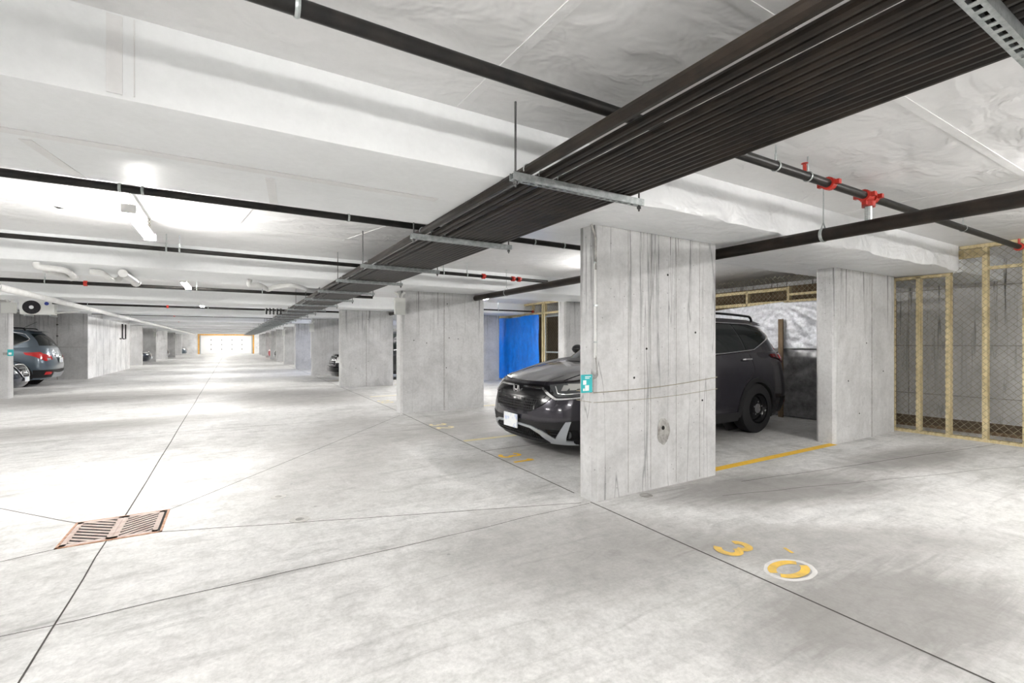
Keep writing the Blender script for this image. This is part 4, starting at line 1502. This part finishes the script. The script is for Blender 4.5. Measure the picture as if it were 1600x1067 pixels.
    pair(G, 'quarter_window', 'glass_dark', root, ([('s', e0 + 0.04, bz + 0.065), ('s', e0 + 0.22, bz + 0.085), ('s', c3 - 0.02, bz + 0.27)], [('s', e0 - 0.12, top - 0.01), ('s', c3 - 0.32, top - 0.03), ('s', c3 - 0.03, bz + 0.29)], 16, 6, 0.004))
    gw = MB(); patch(gw, G, [('f', 0.0, fr + 0.24), ('f', 0.45, fr + 0.24), ('f', W - 0.17, fr + 0.26)], [('f', 0.0, H - 0.08), ('f', 0.35, H - 0.08), ('f', W - 0.36, H - 0.10)], 20, 8, 0.004)
    gw.build('windscreen', 'glass_dark', root, local=True)
    gw = MB(); patch(gw, G, [('r', 0.0, belt + 0.13), ('r', W - 0.2, belt + 0.14)], [('r', 0.0, H - 0.14), ('r', W - 0.34, H - 0.15)], 16, 6, 0.004)
    gw.build('rear_window', 'glass_dark', root, local=True)
    if detail == 'full':
        pairline(G, 'window_trim', 'chrome', root, ([('s', xa0 + 0.02, bz - 0.012), ('s', mid, bz + 0.0), ('s', e0 + 0.2, bz + 0.062), ('s', c3 + 0.0, bz + 0.275), ('s', c3 - 0.12, top - 0.06), ('s', c3 - 0.36, top - 0.005), ('s', mid, top + 0.02), ('s', xa1 - 0.02, top - 0.01)], 0.012, 60, 0.006))
        for pth in ([('s', 1.42 * k, 0.34), ('s', 1.36 * k, 0.7), ('s', 1.50 * k, belt + 0.0)], [('s', mid, 0.34), ('s', mid, belt + 0.02)],
                    [('s', wx[1] - ra - 0.02, 0.45), ('s', wx[1] - ra + 0.10, 0.72), ('s', e0 + 0.12, 0.90), ('s', e0 + 0.06, belt + 0.05)]):
            pairline(B, 'door_seam', 'pit_black', root, (pth, 0.0035, 20, 0.0))
        for x, z in ((mid - 0.35, belt - 0.06), (e0 - 0.06, belt - 0.02)):
            for sd in (1, -1):
                p = B.pt(*B.inv(('s', x, z)))
                h = MB()
                pts = [(p.x - 0.10, (p.y - 0.012) * sd, p.z), (p.x - 0.07, (p.y - 0.035) * sd, p.z + 0.004), (p.x + 0.07, (p.y - 0.035) * sd, p.z + 0.008), (p.x + 0.10, (p.y - 0.012) * sd, p.z + 0.008)]
                h.tube(pts, [0.010, 0.014, 0.014, 0.010], 8)
                h.build('door_handle', 'chrome', root, local=True)
        for sd in (1, -1):
            p = G.pt(*G.inv(('s', xa0 + 0.08, bz + 0.02)))
            mi = MB()
            def blob(u, v, p=p, sd=sd):
                a = 2 * PI * u; b = PI * v
                return (p.x + 0.03 + 0.075 * math.sin(b) * math.cos(a), (p.y - 0.20) * sd + 0.115 * math.cos(b), p.z + 0.05 + 0.075 * math.sin(b) * math.sin(a))
            mi.grid(blob, 14, 10)
            mi.tube([(p.x + 0.03, p.y * sd, p.z + 0.01), (p.x + 0.03, (p.y - 0.16) * sd, p.z + 0.03)], 0.025, 8)
            mi.build('wing_mirror', 'black_gloss', root, local=True)
    # roof rails
    if kind == 'suv':
        for sd in (1, -1):
            r = MB()
            yy = (W - 0.34) * sd
            x0, x1 = c1 + 0.35, c3 - 0.18
            pts = smooth_path([(x0 - 0.06, yy, H - 0.03), (x0 + 0.02, yy, H + 0.03), (x0 + 0.15, yy, H + 0.045), ((x0 + x1) / 2, yy, H + 0.052), (x1 - 0.12, yy, H + 0.03), (x1, yy, H + 0.01), (x1 + 0.04, yy, H - 0.05)], 5)
            r.tube(pts, 0.018, 8)
            ro = r.build('roof_rail', 'black_gloss', root, local=True)
            s2 = MB().tube([(p[0], p[1], p[2] + 0.012) for p in pts[6:-12]], 0.009, 6).build('rail_strip', 'chrome', ro, local=True)
        # tail spoiler
        sp = MB()
        def spo(u, v):
            y = (u * 2 - 1) * (W - 0.36)
            return (c3 - 0.10 + 0.24 * v, y, H - 0.035 + 0.03 * (1 - (u * 2 - 1) ** 2) - 0.05 * v + 0.0)
        sp.grid(spo, 12, 4)
        def spo2(u, v):
            a = spo(u, 1 - v)
            return (a[0], a[1], a[2] - 0.025 * (1 - 0.6 * v))
        sp.grid(spo2, 12, 4)
        sp.build('spoiler', paint, root, local=True)
    return root, B, G, belt


# ---- the grey crossover behind the nearest pillar
car, B, G, belt = make_car('suv_car', 'dark grey crossover parked nose-out in stall 31, half hidden by the nearest pillar', 'car', (2.97, 4.98, 0), 0, 'car_grey', H=1.68, bl=0.645)
P = lambda mb, name, mat, par=None: mb.build(name, mat, par or car, local=True)
g = MB(); patch(g, B, [('f', 0, 0.50), ('f', 0.33, 0.50), ('f', 0.50, 0.58), ('f', 0.60, 0.66)], [('f', 0, 0.805), ('f', 0.40, 0.81), ('f', 0.52, 0.80), ('f', 0.62, 0.73)], 30, 6, 0.010)
grille = P(g, 'grille', 'black_gloss')
g = MB()
for i in range(5):
    z = 0.525 + i * 0.03
    w_ = 0.36 + i * 0.03
    line(g, B, [('f', 0.0, z), ('f', w_, z)], 0.0045, 16, 0.014)
for i in range(13):
    y = 0.03 + i * 0.033
    line(g, B, [('f', y, 0.52), ('f', y + 0.012, 0.65)], 0.004, 4, 0.013)
P(g, 'grille_mesh', 'black_plastic', grille)
g = MB(); patch(g, B, [('f', 0, 0.675), ('f', 0.44, 0.685), ('f', 0.52, 0.665)], [('f', 0, 0.70), ('f', 0.45, 0.71), ('f', 0.54, 0.69)], 20, 2, 0.020)
P(g, 'grille_bar', 'black_gloss', grille)
pair(B, 'chrome_wing', 'chrome', car, ([('f', 0.11, 0.762), ('f', 0.45, 0.765), ('f', 0.555, 0.705), ('f', 0.66, 0.655), ('s', 0.62, 0.712)], [('f', 0.11, 0.780), ('f', 0.46, 0.782), ('f', 0.575, 0.722), ('f', 0.67, 0.672), ('s', 0.64, 0.728)], 40, 2, 0.018))
hl = pair(B, 'headlight', 'lens_clear', car, ([('f', 0.575, 0.735), ('f', 0.68, 0.688), ('s', 0.42, 0.715), ('s', 0.72, 0.765)], [('f', 0.52, 0.815), ('f', 0.66, 0.835), ('s', 0.45, 0.865), ('s', 0.80, 0.885)], 24, 5, 0.010))
for (a, b, z0, z1) in ((0.685, 0.735, 0.755, 0.815), (0.755, 0.80, 0.765, 0.82)):
    pair(B, 'reflector', 'lens_bright', hl, ([('f', a, z0), ('f', b, z0 + 0.004)], [('f', a - 0.01, z1), ('f', b + 0.008, z1)], 6, 4, 0.016))
pair(B, 'reflector', 'lens_bright', hl, ([('s', 0.30, 0.775), ('s', 0.52, 0.80)], [('s', 0.31, 0.83), ('s', 0.56, 0.845)], 8, 3, 0.016))
pairline(B, 'light_bar', 'chrome', hl, ([('f', 0.60, 0.80), ('f', 0.665, 0.725), ('f', 0.74, 0.722), ('s', 0.62, 0.765)], 0.006, 24, 0.012))
# dark lower bumper
g = MB(); patch(g, B, [('f', 0, 0.155), ('f', 0.55, 0.155), ('f', 0.80, 0.16), ('s', 0.40, 0.19)], [('f', 0, 0.405), ('f', 0.45, 0.40), ('f', 0.80, 0.43), ('s', 0.40, 0.45)], 34, 6, 0.008)
lb = P(g, 'lower_bumper', 'black_plastic')
g = MB()
for i in range(4):
    z = 0.215 + i * 0.032
    line(g, B, [('f', 0.0, z), ('f', 0.50 - i * 0.04, z)], 0.005, 12, 0.013)
for i in range(14):
    y = 0.02 + i * 0.034
    line(g, B, [('f', y, 0.205), ('f', y + 0.02, 0.33)], 0.0045, 4, 0.013)
P(g, 'lower_mesh', 'black_gloss', lb)
pair(B, 'bumper_trim', 'silver_trim', car, ([('f', 0.10, 0.338), ('f', 0.36, 0.322), ('f', 0.48, 0.27), ('f', 0.58, 0.175)], [('f', 0.10, 0.360), ('f', 0.37, 0.348), ('f', 0.53, 0.305), ('f', 0.68, 0.205)], 24, 3, 0.024), ([('f', 0.56, 0.170), ('f', 0.78, 0.165), ('s', 0.24, 0.172)], [('f', 0.58, 0.205), ('f', 0.78, 0.205), ('s', 0.22, 0.215)], 20, 3, 0.024), ([('s', 0.20, 0.175), ('s', 0.215, 0.425)], [('s', 0.275, 0.19), ('s', 0.262, 0.43)], 12, 3, 0.024))
fg = pair(B, 'fog_recess', 'black_gloss', car, ([('f', 0.60, 0.225), ('f', 0.83, 0.23)], [('f', 0.57, 0.325), ('f', 0.845, 0.335)], 10, 4, 0.012))
for sd in (-1, 1):
    p = B.pt(*B.inv(('f', 0.79, 0.28)))
    g = MB(); g.lathe([(0.040, -0.03), (0.042, -0.012), (0.030, -0.016), (0.0, -0.018)], (p.x - 0.003, -p.y * sd, p.z), 'X', 16)
    P(g, 'fog_lamp', 'lens_clear', fg[0 if sd < 0 else 1])
    g = MB()
    for z in (0.245, 0.28, 0.312):
        g.tube([(B.pt(*B.inv(('f', yy, z))).x - 0.014, yy * sd, z) for yy in (0.62, 0.68, 0.74)], 0.005, 5)
    P(g, 'fog_louvre', 'black_plastic', fg[0 if sd < 0 else 1])
# bonnet shut line and creases
g = MB()
for sd in (1, -1):
    pts = []
    for q in np.linspace(0.0, 0.30, 30):
        p = B.pt(q, 1.0)
        pts.append((p.x + 0.004, p.y * sd, p.z + 0.001))
    g.tube(pts, 0.006, 5)
P(g, 'bonnet_seam', 'pit_black')
g = MB()
for sd in (1, -1):
    pts = []
    for j in range(1, 20):
        t = j / 20
        q = 0.115 + 0.03 * t
        a = B.pt(q, 1); b = G.pt(q, 0)
        p = a.lerp(b, t); z = a.z + (b.z - a.z) * (1 - (1 - t) ** 1.7)
        pts.append((p.x, p.y * sd, z + 0.0))
    P(MB().tube(pts, 0.006, 6), 'bonnet_crease', 'car_grey')
# badge: chrome frame with an H
em = MB()
ez, ew, eh = 0.735, 0.062, 0.052
ex = B.pt(*B.inv(('f', 0.02, ez))).x - 0.028
em.tube([(ex, s_ * w_, ez + h_) for s_, w_, h_ in ((1, 0.060, 0.048), (1, 0.066, 0.0), (1, 0.052, -0.05), (1, 0.0, -0.056), (-1, 0.052, -0.05), (-1, 0.066, 0.0), (-1, 0.060, 0.048), (1, 0.0, 0.056))], 0.005, 6, closed=True)
em.bar((ex, -0.040, ez + 0.045), (ex, -0.024, ez - 0.045), 0.014, 0.012, up=(1, 0, 0))
em.bar((ex, 0.040, ez + 0.045), (ex, 0.024, ez - 0.045), 0.014, 0.012, up=(1, 0, 0))
em.bar((ex, -0.03, ez - 0.002), (ex, 0.03, ez - 0.002), 0.014, 0.012, up=(1, 0, 0))
P(em, 'badge', 'chrome')
MB().box(ex + 0.0, ex + 0.02, -0.05, 0.05, 0.575, 0.645).build('radar_panel', 'cover_dark', car, local=True)
pl = MB().box(-0.035, -0.022, -0.155, 0.155, 0.285, 0.45).build('number_plate', 'plate', car, local=True)
MB().box(-0.022, 0.05, -0.12, 0.12, 0.30, 0.43).build('plate_holder', 'black_plastic', car, local=True)
# cowl and wipers
g = MB(); patch(g, G, [('f', 0.0, 1.045), ('f', 0.74, 1.05)], [('f', 0.0, 1.085), ('f', 0.74, 1.095)], 20, 2, 0.007)
P(g, 'cowl', 'black_plastic')
# rear lamps
tl = pair(B, 'tail_lamp', 'lens_red_dark', car, ([('r', 0.52, 1.06), ('r', 0.80, 0.99), ('s', 4.36, 0.99), ('s', 4.02, 1.085)], [('r', 0.52, 1.15), ('r', 0.78, 1.16), ('s', 4.36, 1.158), ('s', 3.98, 1.13)], 26, 4, 0.022))
pair(B, 'lamp_core', 'lens_red', tl, ([('s', 4.18, 1.06), ('s', 4.46, 1.03)], [('s', 4.16, 1.115), ('s', 4.45, 1.13)], 8, 3, 0.028))
pair(G, 'pillar_lamp', 'lens_red_dark', car, ([('r', 0.66, 1.22), ('r', 0.76, 1.20)], [('r', 0.56, 1.42), ('r', 0.60, 1.42)], 6, 8, 0.010))
MB().box(4.605, 4.615, -0.15, 0.15, 0.72, 0.87).build('number_plate', 'plate', car, local=True)
pair(B, 'reflector', 'lens_red_dark', car, ([('s', 4.30, 0.40), ('s', 4.42, 0.40)], [('s', 4.30, 0.44), ('s', 4.42, 0.44)], 6, 2, 0.016))

# ---- steel-blue crossover, tail to the aisle, on the left
lc, LB, LG, lbelt = make_car('suv_car', 'steel-blue crossover parked tail-out below the air conditioner on the left', 'car', (-8.88, 20.05, 0), 0, 'car_steel_blue', L=4.30, W=0.90, H=1.72, fr=0.90, bl=0.63,
                             wx=(0.88, 3.44), R=0.34, rim='silver_trim', spokes=5)
P2 = lambda mb, name, mat, par=None: mb.build(name, mat, par or lc, local=True)
tl = pair(LB, 'tail_lamp', 'lens_red', lc, ([('r', 0.55, 0.80), ('r', 0.76, 0.76), ('s', 4.08, 0.80), ('s', 3.72, 0.955)], [('r', 0.55, 0.92), ('r', 0.76, 0.98), ('s', 4.02, 1.03), ('s', 3.68, 1.02)], 22, 5, 0.014))
pair(LB, 'reverse_lamp', 'lens_bright', tl, ([('r', 0.62, 0.79), ('r', 0.72, 0.78)], [('r', 0.62, 0.84), ('r', 0.72, 0.85)], 6, 3, 0.02))
pair(LB, 'reflector', 'lens_red', lc, ([('r', 0.58, 0.36), ('r', 0.76, 0.36)], [('r', 0.58, 0.44), ('r', 0.76, 0.45)], 6, 3, 0.022))
g = MB(); patch(g, LB, [('r', 0.0, 0.26), ('r', 0.44, 0.27)], [('r', 0.0, 0.40), ('r', 0.5, 0.43)], 10, 3, 0.03)
P2(g, 'skid_plate', 'silver_trim')
g = MB(); patch(g, LB, [('r', 0.0, 0.90), ('r', 0.32, 0.90)], [('r', 0.0, 0.935), ('r', 0.34, 0.935)], 8, 2, 0.02)
P2(g, 'tailgate_strip', 'chrome')
MB().box(4.30, 4.315, -0.16, 0.16, 0.70, 0.85).build('number_plate', 'plate', lc, local=True)
MB().tube([(3.35, 0.0, 1.70), (3.75, 0.0, 1.95)], 0.006, 6).build('aerial', 'black_plastic', lc, local=True)


# ---- the other cars, partly hidden
def nose_set(car_, Bs, style):
    f = lambda mb, name, mat: mb.build(name, mat, car_, local=True)
    if style == 'sedan':
        g = MB(); patch(g, Bs, [('f', 0, 0.40), ('f', 0.20, 0.42), ('f', 0.30, 0.55)], [('f', 0, 0.735), ('f', 0.26, 0.73), ('f', 0.36, 0.70)], 16, 4, 0.012); f(g, 'grille', 'black_gloss')
        g = MB()
        for z in (0.48, 0.56, 0.64): line(g, Bs, [('f', 0, z), ('f', 0.26, z)], 0.007, 10, 0.018)
        line(g, Bs, [('f', 0.0, 0.40), ('f', 0.20, 0.42), ('f', 0.31, 0.56), ('f', 0.36, 0.72), ('f', 0.0, 0.745)], 0.012, 30, 0.016); f(g, 'grille_trim', 'chrome')
        pair(Bs, 'headlight', 'lens_bright', car_, ([('f', 0.45, 0.64), ('f', 0.70, 0.66), ('s', 0.5, 0.70)], [('f', 0.42, 0.71), ('f', 0.70, 0.76), ('s', 0.62, 0.79)], 14, 4, 0.012))
        MB().box(-0.03, -0.02, -0.15, 0.15, 0.30, 0.42).build('number_plate', 'plate', car_, local=True)
        e = MB(); e.ring((-0.01, 0, 0.60), 0.05, 0.008, 'X', 16, 5); e.build('badge', 'chrome', car_, local=True)
    else:
        g = MB(); patch(g, Bs, [('f', 0, 0.55), ('f', 0.5, 0.55)], [('f', 0, 0.84), ('f', 0.5, 0.84)], 16, 4, 0.012); f(g, 'grille', 'black_gloss')
        g = MB()
        for z in (0.56, 0.63, 0.70, 0.77, 0.84): line(g, Bs, [('f', 0, z), ('f', 0.48, z)], 0.009, 12, 0.018)
        f(g, 'grille_bars', 'chrome')
        pair(Bs, 'headlight', 'lens_bright', car_, ([('f', 0.55, 0.62), ('f', 0.80, 0.64)], [('f', 0.55, 0.82), ('f', 0.80, 0.84)], 10, 4, 0.015))
        g = MB(); patch(g, Bs, [('f', 0, 0.34), ('f', 0.7, 0.34), ('s', 0.5, 0.36)], [('f', 0, 0.50), ('f', 0.7, 0.50), ('s', 0.5, 0.50)], 20, 4, 0.06); f(g, 'bumper', 'black_gloss')


c, b_, g_, _ = make_car('sedan_car', 'dark sedan nose-out at the left picture edge, seen past the pillar', 'car', (-4.60, 17.15, 0), PI, 'car_navy', L=4.6, W=0.88, H=1.45, kind='sedan', fr=0.74, R=0.33, rim='silver_trim', spokes=5, detail='low')
nose_set(c, b_, 'sedan')
c, b_, g_, _ = make_car('pickup_car', 'black car with chrome grille and bumper peeking out behind the third pillar', 'car', (2.98, 17.45, 0), 0, 'car_black', L=4.9, W=0.92, H=1.72, fr=0.90, R=0.38, rim='black_gloss', detail='low')
nose_set(c, b_, 'truck')
c, b_, g_, _ = make_car('hatchback_car', 'red car nosing out between distant right-hand pillars', 'car', (2.75, 45.6, 0), 0, 'car_red', L=4.2, W=0.88, H=1.5, kind='sedan', fr=0.80, R=0.33, wx=(0.85, 3.3), rim='silver_trim', detail='low')
nose_set(c, b_, 'sedan')
c, b_, g_, _ = make_car('hatchback_car', 'black car just nearer than the red one on the right', 'car', (2.85, 40.0, 0), 0, 'car_black', L=4.2, W=0.88, H=1.55, kind='sedan', fr=0.84, R=0.33, wx=(0.85, 3.3), rim='silver_trim', detail='low')
nose_set(c, b_, 'sedan')
c, b_, g_, _ = make_car('sedan_car', 'dark car nose-out beyond the stairwell, between two left-hand pillars', 'car', (-4.35, 37.9, 0), PI, 'car_navy', L=4.5, W=0.88, H=1.45, kind='sedan', fr=0.74, R=0.33, rim='silver_trim', detail='low')
nose_set(c, b_, 'sedan')
c, b_, g_, _ = make_car('sedan_car', 'dark car mostly hidden further down the left side', 'car', (-4.6, 50.8, 0), PI, 'car_black', L=4.5, W=0.88, H=1.45, kind='sedan', fr=0.76, R=0.33, rim='silver_trim', detail='low')
nose_set(c, b_, 'sedan')
c, b_, g_, _ = make_car('sedan_car', 'grey car by the last left-hand pillar near the garage door', 'car', (-4.1, 63.5, 0), PI, 'car_steel_blue', L=4.5, W=0.88, H=1.5, kind='sedan', fr=0.78, R=0.33, rim='silver_trim', detail='low')
nose_set(c, b_, 'sedan')
